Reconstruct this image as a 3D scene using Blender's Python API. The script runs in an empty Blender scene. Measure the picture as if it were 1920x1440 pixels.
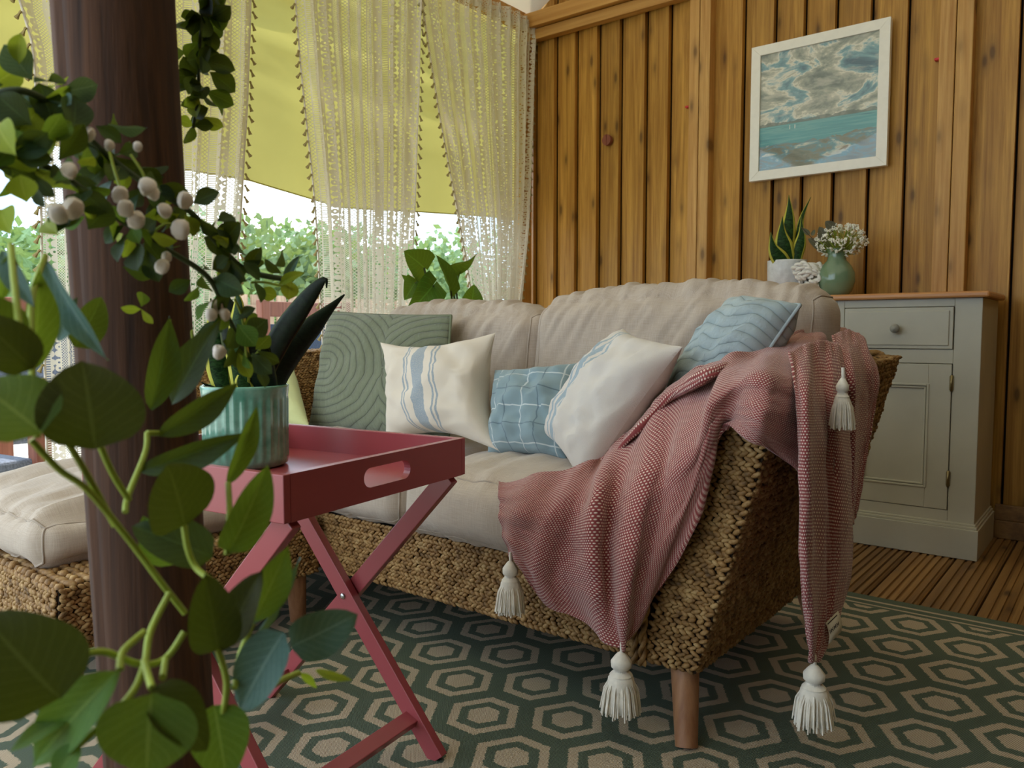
import bpy, bmesh, math, random
from mathutils import Vector, Matrix, noise
random.seed(7)
R = math.radians
scene = bpy.context.scene
col = scene.collection

# ------------------------------------------------------------------ camera
FPX, YAW, PITCH, CAMH = 1480.0, R(38.2), R(3.79), 0.8
cam_d = bpy.data.cameras.new('camera'); cam = bpy.data.objects.new('camera', cam_d); col.objects.link(cam)
cam.location = (0, 0, CAMH); cam.rotation_euler = (R(90) - PITCH, 0, YAW)
cam_d.sensor_width = 36; cam_d.lens = 36 * FPX / 1920; cam_d.clip_start = 0.02; cam_d.clip_end = 200
cam_d.dof.use_dof = True; cam_d.dof.focus_distance = 1.75; cam_d.dof.aperture_fstop = 8.5
scene.camera = cam

# ------------------------------------------------------------------ world, sun, exposure
w = bpy.data.worlds.new('sky'); scene.world = w; w.use_nodes = True
nt = w.node_tree; nt.nodes.clear()
wo = nt.nodes.new('ShaderNodeOutputWorld'); bg = nt.nodes.new('ShaderNodeBackground')
tc = nt.nodes.new('ShaderNodeTexCoord'); nz = nt.nodes.new('ShaderNodeTexNoise'); nz.inputs['Scale'].default_value = 3.0
nz.inputs['Detail'].default_value = 5
cr = nt.nodes.new('ShaderNodeValToRGB'); cr.color_ramp.elements[0].position = .38; cr.color_ramp.elements[1].position = .62
cr.color_ramp.elements[0].color = (.52, .74, 1.0, 1); cr.color_ramp.elements[1].color = (.92, .97, 1.0, 1)
nt.links.new(tc.outputs['Generated'], nz.inputs['Vector']); nt.links.new(nz.outputs['Fac'], cr.inputs['Fac'])
nt.links.new(cr.outputs['Color'], bg.inputs['Color']); bg.inputs['Strength'].default_value = 3.6
nt.links.new(bg.outputs['Background'], wo.inputs['Surface'])
sun_d = bpy.data.lights.new('sun', 'SUN'); sun = bpy.data.objects.new('sun', sun_d); col.objects.link(sun)
sun_d.energy = 5.5; sun_d.angle = R(1.5); sun_d.color = (1, .95, .86)
sun.rotation_euler = Vector((-.16, .20, 1)).to_track_quat('Z', 'Y').to_euler()
vs = scene.view_settings
vs.view_transform = 'Standard'; vs.look = 'None'; vs.gamma = 1.0; vs.exposure = -0.25; vs.use_curve_mapping = False
cy = scene.cycles
cy.max_bounces = 7; cy.diffuse_bounces = 4; cy.glossy_bounces = 3; cy.transmission_bounces = 5; cy.transparent_max_bounces = 16
cy.sample_clamp_indirect = 6; cy.caustics_reflective = False; cy.caustics_refractive = False
try:
    cy.use_denoising = True; cy.denoiser = 'OPENIMAGEDENOISE'
except Exception: pass

# ------------------------------------------------------------------ placement helper: pixel of the 1920x1440 photo + one known coordinate -> point
_fw = Vector((-math.sin(YAW) * math.cos(PITCH), math.cos(YAW) * math.cos(PITCH), -math.sin(PITCH)))
_rt = Vector((math.cos(YAW), math.sin(YAW), 0)); _up = _rt.cross(_fw); _C = Vector((0, 0, CAMH))
def at(x, y, X=None, Y=None, Z=None, D=None):
    r = _fw * FPX + _rt * (x - 960) + _up * (720 - y)
    if D is not None: return _C + r * (D / FPX)
    t = (X - _C.x) / r.x if X is not None else (Y - _C.y) / r.y if Y is not None else (Z - _C.z) / r.z
    return _C + r * t

# ------------------------------------------------------------------ mesh helpers
class MB:
    def __init__(s): s.v = []; s.f = []; s.uv = []; s.smooth = []
    def add(s, vs, fs, uvs=None, smooth=False):
        o = len(s.v); s.v += [tuple(v) for v in vs]
        for f in fs:
            s.f.append([o + i for i in f]); s.smooth.append(smooth)
            s.uv.append([uvs[i] for i in f] if uvs else [(0, 0)] * len(f))
        return s
    def box(s, a, b, M=None):
        x0, y0, z0 = a; x1, y1, z1 = b
        vs = [Vector(p) for p in ((x0,y0,z0),(x1,y0,z0),(x1,y1,z0),(x0,y1,z0),(x0,y0,z1),(x1,y0,z1),(x1,y1,z1),(x0,y1,z1))]
        if M: vs = [M @ v for v in vs]
        return s.add(vs, [(0,3,2,1),(4,5,6,7),(0,1,5,4),(1,2,6,5),(2,3,7,6),(3,0,4,7)])
    def bar(s, p, q, w, t, up=(0,0,1)):          # square bar from p to q
        p = Vector(p); q = Vector(q); d = (q - p).normalized(); u = Vector(up)
        a = d.cross(u).normalized() * (w / 2); b = a.cross(d).normalized() * (t / 2)
        vs = [p-a-b, p+a-b, p+a+b, p-a+b, q-a-b, q+a-b, q+a+b, q-a+b]
        return s.add(vs, [(0,3,2,1),(4,5,6,7),(0,1,5,4),(1,2,6,5),(2,3,7,6),(3,0,4,7)])
    def prism(s, poly, y0, y1, M=None):          # poly in XZ, extruded along Y
        n = len(poly); vs = [Vector((x, y0, z)) for x, z in poly] + [Vector((x, y1, z)) for x, z in poly]
        if M: vs = [M @ v for v in vs]
        return s.add(vs, [tuple(range(n)), tuple(range(2*n-1, n-1, -1))] + [(i, n+i, n+(i+1) % n, (i+1) % n) for i in range(n)])
    def tube(s, pts, r, n=8, cap=True):
        pts = [Vector(p) for p in pts]; rr = r if isinstance(r, (list, tuple)) else [r] * len(pts)
        vs = []; u = None
        for i, p in enumerate(pts):
            d = (pts[min(i+1, len(pts)-1)] - pts[max(i-1, 0)]).normalized()
            if u is None:
                u = d.orthogonal().normalized()
            else:
                u = (u - d * u.dot(d)).normalized()
            v = d.cross(u)
            vs += [p + (u * math.cos(2*math.pi*k/n) + v * math.sin(2*math.pi*k/n)) * rr[i] for k in range(n)]
        fs = [(i*n+k, i*n+(k+1) % n, (i+1)*n+(k+1) % n, (i+1)*n+k) for i in range(len(pts)-1) for k in range(n)]
        L = len(pts); uv = [(k / n, i / max(1, L-1)) for i in range(L) for k in range(n)]
        s.add(vs, fs, uv, True)
        if cap: s.add(vs[:n], [tuple(range(n-1, -1, -1))]).add(vs[-n:], [tuple(range(n))])
        return s
    def lathe(s, prof, n=32, c=(0,0,0), wob=None):   # prof: (r,z)
        c = Vector(c); vs = []; uv = []
        for i, (r, z) in enumerate(prof):
            for k in range(n+1):
                a = 2*math.pi*k/n; rr = r * (wob(a, z) if wob else 1)
                vs.append(c + Vector((rr*math.cos(a), rr*math.sin(a), z))); uv.append((k/n, i/(len(prof)-1)))
        m = n + 1
        return s.add(vs, [(i*m+k, i*m+k+1, (i+1)*m+k+1, (i+1)*m+k) for i in range(len(prof)-1) for k in range(n)], uv, True)
    def grid(s, P, uv=None, smooth=True, flip=False):  # P[i][j]
        ni, nj = len(P), len(P[0]); vs = [p for r in P for p in r]
        if uv is None: uv = [(j/(nj-1), i/(ni-1)) for i in range(ni) for j in range(nj)]
        fs = [(i*nj+j, i*nj+j+1, (i+1)*nj+j+1, (i+1)*nj+j) for i in range(ni-1) for j in range(nj-1)]
        if flip: fs = [f[::-1] for f in fs]
        return s.add(vs, fs, uv, smooth)
    def mesh(s, name, m):
        me = bpy.data.meshes.new(name); me.from_pydata(s.v, [], s.f)
        ul = me.uv_layers.new(name='UVMap'); k = 0
        flat = [c for f in s.uv for p in f for c in p]
        ul.data.foreach_set('uv', flat)
        me.polygons.foreach_set('use_smooth', s.smooth)
        if m: me.materials.append(m)
        me.update(); return me
    def build(s, name, m, parent=None, bevel=0, solid=0, sub=0, weld=False):
        o = bpy.data.objects.new(name, s.mesh(name, m)); col.objects.link(o)
        if parent: o.parent = parent
        if weld:
            bm = bmesh.new(); bm.from_mesh(o.data); bmesh.ops.remove_doubles(bm, verts=bm.verts, dist=1e-5); bm.to_mesh(o.data); bm.free()
        if solid:
            md = o.modifiers.new('solid', 'SOLIDIFY'); md.thickness = solid; md.offset = 0
        if bevel:
            md = o.modifiers.new('bevel', 'BEVEL'); md.width = bevel; md.segments = 2; md.limit_method = 'ANGLE'
        if sub:
            md = o.modifiers.new('sub', 'SUBSURF'); md.levels = sub; md.render_levels = sub
        return o

def inst(name, me, parent, M=None):
    o = bpy.data.objects.new(name, me); col.objects.link(o); o.parent = parent
    if M: o.matrix_local = M
    return o
def tag(o, label, cat=None, group=None, kind=None):
    if label: o['label'] = label
    if cat: o['category'] = cat
    if group: o['group'] = group
    if kind: o['kind'] = kind
    return o
def thing(name, label, cat, loc=(0,0,0), group=None, kind=None, rz=0):
    o = bpy.data.objects.new(name, None); col.objects.link(o); o.location = loc; o.rotation_euler.z = rz
    o.empty_display_size = .05
    return tag(o, label, cat, group, kind)
def cr1(p0, p1, p2, p3, t):
    return .5 * ((2*p1) + (p2-p0)*t + (2*p0-5*p1+4*p2-p3)*t*t + (3*p1-p0-3*p2+p3)*t**3)
def spline(P, n):
    out = []; L = len(P)
    for k in range(n):
        u = k/(n-1)*(L-1); i = min(int(u), L-2); t = u-i
        out.append(cr1(P[max(i-1,0)], P[i], P[i+1], P[min(i+2,L-1)], t))
    return out
def surf(ctrl, ni, nj):
    rows = [spline([Vector(p) for p in r], nj) for r in ctrl]
    cols = [spline([rows[i][j] for i in range(len(rows))], ni) for j in range(nj)]
    return [[cols[j][i] for j in range(nj)] for i in range(ni)]
def arc_uv(P):
    ni, nj = len(P), len(P[0]); uv = [[None]*nj for _ in range(ni)]
    mi = ni//2; mj = nj//2
    U = [0]; V = [0]
    for j in range(1, nj): U.append(U[-1] + (P[mi][j]-P[mi][j-1]).length)
    for i in range(1, ni): V.append(V[-1] + (P[i][mj]-P[i-1][mj]).length)
    return [(U[j], V[i]) for i in range(ni) for j in range(nj)]
def fbm(p, s=1.0, o=3): return noise.fractal(Vector(p) * s, 1.0, 2.0, o)

# ------------------------------------------------------------------ material helpers
def lin(h):
    h = h.lstrip('#'); c = [int(h[i:i+2], 16)/255 for i in (0,2,4)]
    return tuple((x/12.92 if x <= .04045 else ((x+.055)/1.055)**2.4) for x in c) + (1,)
class G:
    """small node-graph writer"""
    def __init__(s, name):
        s.m = bpy.data.materials.new(name); s.m.use_nodes = True; s.t = s.m.node_tree; s.t.nodes.clear()
        s.out = s.t.nodes.new('ShaderNodeOutputMaterial')
    def n(s, typ, ins=None, **kw):
        nd = s.t.nodes.new('ShaderNode' + typ)
        for k, v in kw.items(): setattr(nd, k, v)
        for k, v in (ins or {}).items(): s.set(nd.inputs[k], v)
        return nd
    def set(s, sock, v):
        if isinstance(v, bpy.types.NodeSocket): s.t.links.new(v, sock)
        elif isinstance(v, bpy.types.Node): s.t.links.new(v.outputs[0], sock)
        else:
            if sock.type == 'RGBA' and len(v) == 3: v = (*v, 1)
            sock.default_value = v
    def math(s, op, a, b=0.0, c=0.0):
        nd = s.t.nodes.new('ShaderNodeMath'); nd.operation = op
        s.set(nd.inputs[0], a); s.set(nd.inputs[1], b); s.set(nd.inputs[2], c); return nd.outputs[0]
    def vmath(s, op, a, b=(0,0,0)):
        nd = s.t.nodes.new('ShaderNodeVectorMath'); nd.operation = op
        s.set(nd.inputs[0], a); s.set(nd.inputs[1], b); return nd.outputs[0]
    def mix(s, f, a, b, blend='MIX'):
        nd = s.t.nodes.new('ShaderNodeMix'); nd.data_type = 'RGBA'; nd.blend_type = blend
        s.set(nd.inputs[0], f); s.set(nd.inputs[6], a); s.set(nd.inputs[7], b); return nd.outputs[2]
    def ramp(s, f, stops, interp='LINEAR'):
        nd = s.t.nodes.new('ShaderNodeValToRGB'); nd.color_ramp.interpolation = interp; e = nd.color_ramp.elements
        while len(e) < len(stops): e.new(0.5)
        for q, (p, c) in zip(e, stops): q.position = p; q.color = c if len(c) == 4 else (*c, 1)
        s.set(nd.inputs[0], f); return nd.outputs[0]
    def noise(s, vec, scale, detail=4, rough=.55, dist=0):
        return s.n('TexNoise', {'Vector': vec, 'Scale': scale, 'Detail': detail, 'Roughness': rough, 'Distortion': dist}).outputs[0]
    def bump(s, h, st=.3, d=.01):
        return s.n('Bump', {'Height': h, 'Strength': st, 'Distance': d}).outputs[0]
    def bsdf(s, colr, rough=.6, normal=None, **kw):
        nd = s.n('BsdfPrincipled', {'Base Color': colr, 'Roughness': rough})
        if normal is not None: s.set(nd.inputs['Normal'], normal)
        for k, v in kw.items(): s.set(nd.inputs[k.replace('_', ' ')], v)
        return nd.outputs[0]
    def done(s, sh): s.t.links.new(sh, s.out.inputs['Surface']); return s.m
    def pos(s): return s.n('NewGeometry').outputs['Position']
    def uv(s): return s.n('TexCoord').outputs['UV']
    def obj(s): return s.n('TexCoord').outputs['Object']
    def xyz(s, v):
        nd = s.n('SeparateXYZ', {0: v}); return nd.outputs[0], nd.outputs[1], nd.outputs[2]
    def rnd(s): return s.n('ObjectInfo').outputs['Random']

def plain(name, c, rough=.6, vary=.12, scale=30, bump=.15, **kw):
    g = G(name); p = g.obj(); f = g.noise(p, scale, 4)
    c = lin(c) if isinstance(c, str) else c
    c2 = tuple(x*(1-vary) for x in c[:3]); c3 = tuple(min(1, x*(1+vary)) for x in c[:3])
    return g.done(g.bsdf(g.ramp(f, [(.3, c2), (.7, c3)]), rough, g.bump(f, bump, .003), **kw))
def wood(name, dark, light, axis='Z', rough=.55, knots=True, world=True, gs=1.0, spread=.25):
    g = G(name); p = g.pos() if world else g.obj(); rn = g.rnd()
    off = g.n('CombineXYZ', {0: g.math('MULTIPLY', rn, 7.3), 1: g.math('MULTIPLY', rn, 3.1), 2: g.math('MULTIPLY', rn, 11.7)}).outputs[0]
    p = g.vmath('ADD', p, off)
    sc = {'Z': (38, 38, 1.3), 'X': (1.3, 38, 38), 'Y': (38, 1.3, 38)}[axis]; sc = tuple(k*gs for k in sc)
    warp = g.n('TexNoise', {'Vector': g.vmath('MULTIPLY', p, tuple(k*.14 for k in sc)), 'Scale': 1.0, 'Detail': 2}).outputs['Color']
    v = g.vmath('ADD', g.vmath('MULTIPLY', p, sc), g.vmath('MULTIPLY', g.vmath('SUBTRACT', warp, (.5,.5,.5)), (5, 5, 5)))
    grain = g.noise(v, 1.0, 5, .65); broad = g.noise(v, .22, 2)
    c = g.ramp(grain, [(.28, lin(dark)), (.5, tuple(.5*a+.5*b for a, b in zip(lin(dark), lin(light)))), (.72, lin(light))])
    c = g.mix(g.math('MULTIPLY', g.ramp(broad, [(.35, (0,0,0)), (.65, (1,1,1))]), .35), c, lin(dark))
    if knots:
        ks = {'Z': (13, 3, 4.5), 'X': (4.5, 13, 3), 'Y': (13, 4.5, 3)}[axis]
        vo = g.n('TexVoronoi', {'Vector': g.vmath('MULTIPLY', p, ks), 'Scale': 1.0, 'Randomness': 1.0}).outputs['Distance']
        kn = g.ramp(vo, [(.08, (1,1,1)), (.13, (.6,.6,.6)), (.18, (.3,.3,.3)), (.36, (0,0,0))])
        c = g.mix(g.math('MULTIPLY', kn, .8), c, tuple(x*.3 for x in lin(dark)[:3])+(1,))
    hs = g.n('HueSaturation', {'Color': c, 'Value': g.math('ADD', 1-spread/2, g.math('MULTIPLY', rn, spread)), 'Saturation': 1.0}).outputs[0]
    return g.done(g.bsdf(hs, rough, g.bump(grain, .35, .004)))
def weave_cloth(name, base, fleck, uvscale=420, bump=.5, rough=.9, contrast=.5):
    """woven linen: thread lattice in UV metres"""
    g = G(name); u, v, _ = g.xyz(g.uv())
    n1 = g.noise(g.obj(), 14, 4); n2 = g.noise(g.n('CombineXYZ', {0: g.math('MULTIPLY', u, 25), 1: g.math('MULTIPLY', v, 500), 2: 0}).outputs[0], 1, 3)
    n3 = g.noise(g.n('CombineXYZ', {0: g.math('MULTIPLY', u, 500), 1: g.math('MULTIPLY', v, 25), 2: 0}).outputs[0], 1, 3)
    th = g.math('MULTIPLY', g.math('SINE', g.math('MULTIPLY', u, uvscale*6.283)), g.math('SINE', g.math('MULTIPLY', v, uvscale*6.283)))
    f = g.math('ADD', g.math('MULTIPLY', g.math('ADD', n2, n3), .5), g.math('MULTIPLY', th, .14))
    c = g.ramp(f, [(.3, lin(base)), (.7, lin(fleck))])
    c = g.mix(g.math('MULTIPLY', n1, .25), c, tuple(x*.75 for x in lin(base)[:3])+(1,))
    return g.done(g.bsdf(c, rough, g.bump(g.math('ADD', f, g.math('MULTIPLY', th, .3)), bump, .0015), Sheen_Weight=.25))

# ------------------------------------------------------------------ materials
M = {}
M['board'] = wood('wall_wood', '#8f5f1c', '#d6a44c', 'Z', gs=1.7, spread=.34)
M['stud'] = wood('stud_wood', '#ac7833', '#d9ac64', 'Z', gs=1.7, spread=.1)
M['beam'] = wood('beam_wood', '#a8732c', '#d6a75c', 'X', knots=False, spread=.15)
M['deck'] = wood('deck_wood', '#5f3f1c', '#a17a45', 'Y', gs=.8)
M['post'] = wood('post_wood', '#2c190d', '#664229', 'Z', knots=False, gs=2.2, rough=.85)
M['leg'] = wood('leg_wood', '#8a5a38', '#b98a62', 'Z', knots=False, world=False, spread=.1)
M['chairwood'] = wood('chair_wood', '#6e3b2c', '#a06852', 'Z', knots=False)
M['topwood'] = wood('cabinet_top_wood', '#b06f38', '#d99f62', 'X', knots=False, rough=.35, spread=.02)
M['fencewood'] = wood('fence_wood', '#8d7158', '#bda284', 'Z', knots=False)
M['linen'] = weave_cloth('linen', '#ad9a88', '#cdbfb0')
M['linen_seat'] = weave_cloth('linen_seat', '#b29f8b', '#d2c4b2')
def translucent(name, c, t=.5, rough=.8, sc=4, vary=.12, bump=.3):
    g = G(name); p = g.pos(); n = g.noise(p, sc, 4); c = lin(c)
    cc = g.ramp(n, [(.3, tuple(x*(1-vary) for x in c[:3])), (.7, c)])
    nb = g.bump(n, bump, .02)
    d = g.n('BsdfDiffuse', {'Color': cc, 'Normal': nb}).outputs[0]; tr = g.n('BsdfTranslucent', {'Color': cc, 'Normal': nb}).outputs[0]
    mx = g.n('MixShader', {0: t, 1: d, 2: tr}).outputs[0]
    return g.done(mx)
M['canvas'] = translucent('ceiling_canvas', '#eee2c2', .17)
M['awning'] = translucent('awning_canvas', '#cdc470', .34, sc=2)
def lace():
    g = G('lace'); u, v, _ = g.xyz(g.uv())
    band = g.math('FRACT', g.math('MULTIPLY', u, 1/.15)); bi = g.math('MULTIPLY', band, 6.0); k = g.math('FLOOR', bi); f = g.math('FRACT', bi)
    def S(x, fr): return g.math('ABSOLUTE', g.math('SINE', g.math('MULTIPLY', x, fr)))
    upv = g.math('ADD', u, v); umv = g.math('SUBTRACT', u, v)
    diam = g.math('GREATER_THAN', .36, g.math('MINIMUM', S(upv, 230.), S(umv, 230.)))
    diam2 = g.math('GREATER_THAN', .48, g.math('MINIMUM', S(upv, 380.), S(umv, 380.)))
    vo = g.n('TexVoronoi', {'Vector': g.n('CombineXYZ', {0: g.math('MULTIPLY', u, 44), 1: g.math('MULTIPLY', v, 44), 2: 0}).outputs[0], 'Scale': 1.0, 'Randomness': .25}).outputs['Distance']
    ring = g.math('LESS_THAN', g.math('ABSOLUTE', g.math('SUBTRACT', vo, .33)), .17)
    vo2 = g.n('TexVoronoi', {'Vector': g.n('CombineXYZ', {0: g.math('MULTIPLY', u, 85), 1: g.math('MULTIPLY', v, 85), 2: 0}).outputs[0], 'Scale': 1.0, 'Randomness': .6}).outputs['Distance']
    dots = g.math('GREATER_THAN', vo2, .34)
    lad = g.math('GREATER_THAN', .72, S(v, 420.))
    def sel(i, x): return g.math('MULTIPLY', g.math('COMPARE', k, float(i), .4), x)
    a = sel(0, diam)
    for i, x in ((1, lad), (2, ring), (3, diam2), (4, dots), (5, ring)): a = g.math('ADD', a, sel(i, x))
    edge = g.math('GREATER_THAN', g.math('ABSOLUTE', g.math('SUBTRACT', f, .5)), .42)
    a = g.math('MAXIMUM', a, edge)
    c = lin('#e9e2cf')
    d = g.n('BsdfDiffuse', {'Color': c}).outputs[0]; tr = g.n('BsdfTranslucent', {'Color': c}).outputs[0]
    cl = g.n('MixShader', {0: .28, 1: d, 2: tr}).outputs[0]
    return g.done(g.n('MixShader', {0: a, 1: g.n('BsdfTransparent').outputs[0], 2: cl}).outputs[0])
M['lace'] = lace()
M['tassel'] = plain('cream_yarn', '#e8e0cf', .95, .12, 60)
M['curtain_tassel'] = translucent('curtain_tassel', '#b9a977', .3)
def rattan():
    g = G('rattan'); p = g.pos(); n = g.noise(p, 45, 3); n2 = g.noise(p, 5, 3)
    c = g.ramp(n, [(.28, lin('#5d4220')), (.5, lin('#9a7441')), (.72, lin('#c9a871'))])
    c = g.mix(g.math('MULTIPLY', n2, .35), c, lin('#6d4f28'))
    return g.done(g.bsdf(c, .65, g.bump(g.noise(p, 420, 2), .4, .002)))
M['rattan'] = rattan()
M['rattan_dark'] = plain('rattan_core', '#2e1f0f', .9)
M['pink'] = plain('pink_paint', '#a24c4f', .27, .03, 10, .03)
M['steel'] = plain('steel', '#c9c9c6', .3, .05, Metallic=1.0)
def rug():
    g = G('rug_weave'); x, y, z = g.xyz(g.pos())
    A, B = .147, .092; nrm = (A*A+B*B)/2
    def hexd(ox, oy):
        fx = g.math('SUBTRACT', g.math('MULTIPLY', g.math('FRACT', g.math('DIVIDE', g.math('ADD', x, ox), 2*A)), 2*A), A)
        fy = g.math('SUBTRACT', g.math('MULTIPLY', g.math('FRACT', g.math('DIVIDE', g.math('ADD', y, oy), 2*B)), 2*B), B)
        ax = g.math('ABSOLUTE', fx); ay = g.math('ABSOLUTE', fy)
        d2 = g.math('DIVIDE', g.math('ADD', g.math('MULTIPLY', ax, A), g.math('MULTIPLY', ay, B)), nrm)
        return g.math('MAXIMUM', g.math('DIVIDE', ay, B), d2)
    # centres: (-.438, 1.944) and its shifts
    h = g.math('MINIMUM', hexd(.438 + A + 4*A*10, -1.944 + B + 4*B*10), hexd(.438 + 4*A*10, -1.944 + 4*B*10))
    wob = g.math('MULTIPLY', g.math('SUBTRACT', g.noise(g.pos(), 260, 2), .5), .12)
    h = g.math('ADD', h, wob)
    hexm = g.ramp(h, [(0, (1,1,1)), (.36, (0,0,0)), (.58, (1,1,1)), (.80, (0,0,0))], 'CONSTANT')
    # border bands at the far edge (y = 2.49): green .0-.055, cream, green, cream
    e = g.math('SUBTRACT', 2.49, y)
    bordm = g.ramp(g.math('MULTIPLY', e, 8.0), [(0, (0,0,0)), (.32, (1,1,1)), (.42, (0,0,0)), (.62, (1,1,1)), (.70, (0,0,0))], 'CONSTANT')
    m = g.mix(g.math('LESS_THAN', e, .10), hexm, bordm)
    cs = g.math('SINE', g.math('MULTIPLY', g.math('ADD', x, g.math('MULTIPLY', y, .35)), 1800.)); rs = g.math('SINE', g.math('MULTIPLY', y, 1150.))
    th = g.math('MULTIPLY', cs, rs)
    gr = g.ramp(g.math('ADD', .5, g.math('MULTIPLY', th, .5)), [(.25, lin('#313b31')), (.75, lin('#6e7d66'))])
    cm = g.ramp(g.math('ADD', .5, g.math('MULTIPLY', th, .5)), [(.2, lin('#7d6a52')), (.5, lin('#c9b79a')), (.8, lin('#d9c9ae'))])
    c = g.mix(m, gr, cm)
    return g.done(g.bsdf(c, .9, g.bump(g.math('ADD', th, g.math('MULTIPLY', m, -1.2)), .5, .002)))
M['rug'] = rug()
def throw_mat():
    g = G('throw_weave'); u, v, _ = g.xyz(g.uv()); F = 165.
    su = g.math('MULTIPLY', u, F); sv = g.math('MULTIPLY', v, F)
    row = g.math('FLOOR', sv); sh = g.math('MULTIPLY', g.math('FRACT', g.math('MULTIPLY', row, .5)), 1.0)
    fu = g.math('SUBTRACT', g.math('FRACT', g.math('ADD', su, sh)), .5); fv = g.math('SUBTRACT', g.math('FRACT', sv), .5)
    d = g.math('SQRT', g.math('ADD', g.math('MULTIPLY', fu, fu), g.math('MULTIPLY', g.math('MULTIPLY', fv, fv), 1.3)))
    dot = g.ramp(d, [(.22, (1,1,1)), (.36, (0,0,0))])
    nz = g.noise(g.n('CombineXYZ', {0: su, 1: sv, 2: 0}).outputs[0], .8, 2)
    red = g.ramp(nz, [(.3, lin('#7a3030')), (.7, lin('#9c4846'))])
    c = g.mix(dot, red, lin('#ead2c2'))
    return g.done(g.bsdf(c, .95, g.bump(dot, .6, .002), Sheen_Weight=.3))
M['throw'] = throw_mat()
M['cabinet'] = plain('cabinet_paint', '#b9b4a2', .5, .06, 6, .05)
M['brass'] = plain('old_brass', '#8f7f5a', .4, .15, Metallic=.9)
M['knob'] = plain('stone_knob', '#8d8a80', .35, .2, 60)
M['white_frame'] = plain('white_frame', '#efece0', .45, .03)
M['gap'] = plain('dark_backing', '#1d120a', .95)
def leafmat(name, dark, light, vein, t=.35, rough=.6, spec=.25):
    g = G(name); u, v, _ = g.xyz(g.uv()); rn = g.rnd()
    n = g.noise(g.obj(), 25, 3)
    c = g.mix(n, lin(dark), lin(light))
    mid = g.math('LESS_THAN', g.math('ABSOLUTE', g.math('SUBTRACT', u, .5)), .022)
    side = g.math('SINE', g.math('MULTIPLY', g.math('SUBTRACT', v, g.math('MULTIPLY', g.math('ABSOLUTE', g.math('SUBTRACT', u, .5)), .7)), 50.))
    sidev = g.math('MULTIPLY', g.math('GREATER_THAN', side, .965), .5)
    c = g.mix(g.math('MAXIMUM', g.math('MULTIPLY', mid, .7), sidev), c, lin(vein))
    c = g.n('HueSaturation', {'Color': c, 'Hue': g.math('ADD', .485, g.math('MULTIPLY', rn, .03)), 'Value': g.math('ADD', .8, g.math('MULTIPLY', rn, .4))}).outputs[0]
    b = g.bsdf(c, rough, g.bump(g.math('ADD', n, mid), .2, .002), Specular_IOR_Level=spec)
    tr = g.n('BsdfTranslucent', {'Color': g.mix(.5, c, lin('#b6c62a'))}).outputs[0]
    return g.done(g.n('MixShader', {0: t, 1: b, 2: tr}).outputs[0])
M['leaf_big'] = leafmat('leaf_big', '#23260d', '#393d17', '#50562a', .12)  # shadow on the leaf undersides is put into this dark base colour
M['leaf_green'] = leafmat('leaf_green', '#335a1a', '#587a2c', '#7d9848', .3)
M['leaf_teal'] = leafmat('leaf_teal', '#31564e', '#587a70', '#7d9a8c', .15, .5)
M['leaf_small'] = leafmat('leaf_small', '#162b15', '#2b4724', '#456336', .18)
M['leaf_lime'] = leafmat('leaf_lime', '#7f9020', '#a9b838', '#bcc455', .4)
M['leaf_philo'] = leafmat('leaf_philo', '#14401a', '#2c6a26', '#4f8c3c', .3, .35)
M['leaf_euca'] = leafmat('leaf_euca', '#4a4a3c', '#72705c', '#8c8a72', .15)
M['stem'] = plain('vine_stem', '#9cae3a', .55)
M['stem_dark'] = plain('dark_stem', '#3d4a24', .6)
M['berry'] = plain('white_berry', '#efe4d8', .5)
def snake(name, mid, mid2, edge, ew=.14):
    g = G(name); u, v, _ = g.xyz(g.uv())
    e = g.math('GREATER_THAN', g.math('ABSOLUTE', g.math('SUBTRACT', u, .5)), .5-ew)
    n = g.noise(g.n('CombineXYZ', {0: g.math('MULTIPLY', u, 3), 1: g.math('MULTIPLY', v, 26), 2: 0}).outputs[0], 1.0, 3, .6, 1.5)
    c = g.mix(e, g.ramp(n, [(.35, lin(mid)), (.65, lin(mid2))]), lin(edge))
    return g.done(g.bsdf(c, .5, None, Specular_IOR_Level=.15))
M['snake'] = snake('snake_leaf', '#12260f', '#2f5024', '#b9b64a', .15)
M['snake_backlit'] = snake('snake_leaf_backlit', '#10180e', '#1a2617', '#3a4420', .05)  # near-black tones paint the backlit shade of these leaves
M['soil'] = plain('soil', '#2b2018', .95, .3, 120, .6)
def potmat():
    g = G('green_glaze'); n = g.noise(g.obj(), 30, 3)
    return g.done(g.bsdf(g.ramp(n, [(.3, lin('#4f8a72')), (.7, lin('#7fb39c'))]), .12, None, Coat_Weight=.6))
M['pot'] = potmat()
M['marble'] = plain('white_marble_pot', '#d5d8d8', .4, .15, 40)
M['vase'] = plain('sage_vase', '#6f8a6c', .15, .1, 8, .02, Coat_Weight=.5)
M['blossom'] = plain('white_blossom', '#f2efdf', .8, .05)
M['cord'] = plain('white_cord', '#e6e3da', .9, .1, 80)
M['red'] = plain('red_peg', '#c3202a', .4)
M['disc'] = wood('disc_wood', '#6a3322', '#8a4a32', 'Z', knots=False)
M['bluecloth'] = plain('blue_wicker', '#37465c', .7, .25, 90, .3)
M['wicker'] = plain('grey_wicker', '#6c7484', .7, .4, 120, .4)
M['patio'] = plain('patio_stone', '#c9c4b8', .9, .1, 3, .1)
M['treeleaf'] = leafmat('tree_leaf', '#4d6a4a', '#8fab80', '#8fab80', .25)  # pale tint carries the overexposed haze in the leaf colour
M['bark'] = plain('bark', '#5a4a38', .9, .25, 25, .5)
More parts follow.
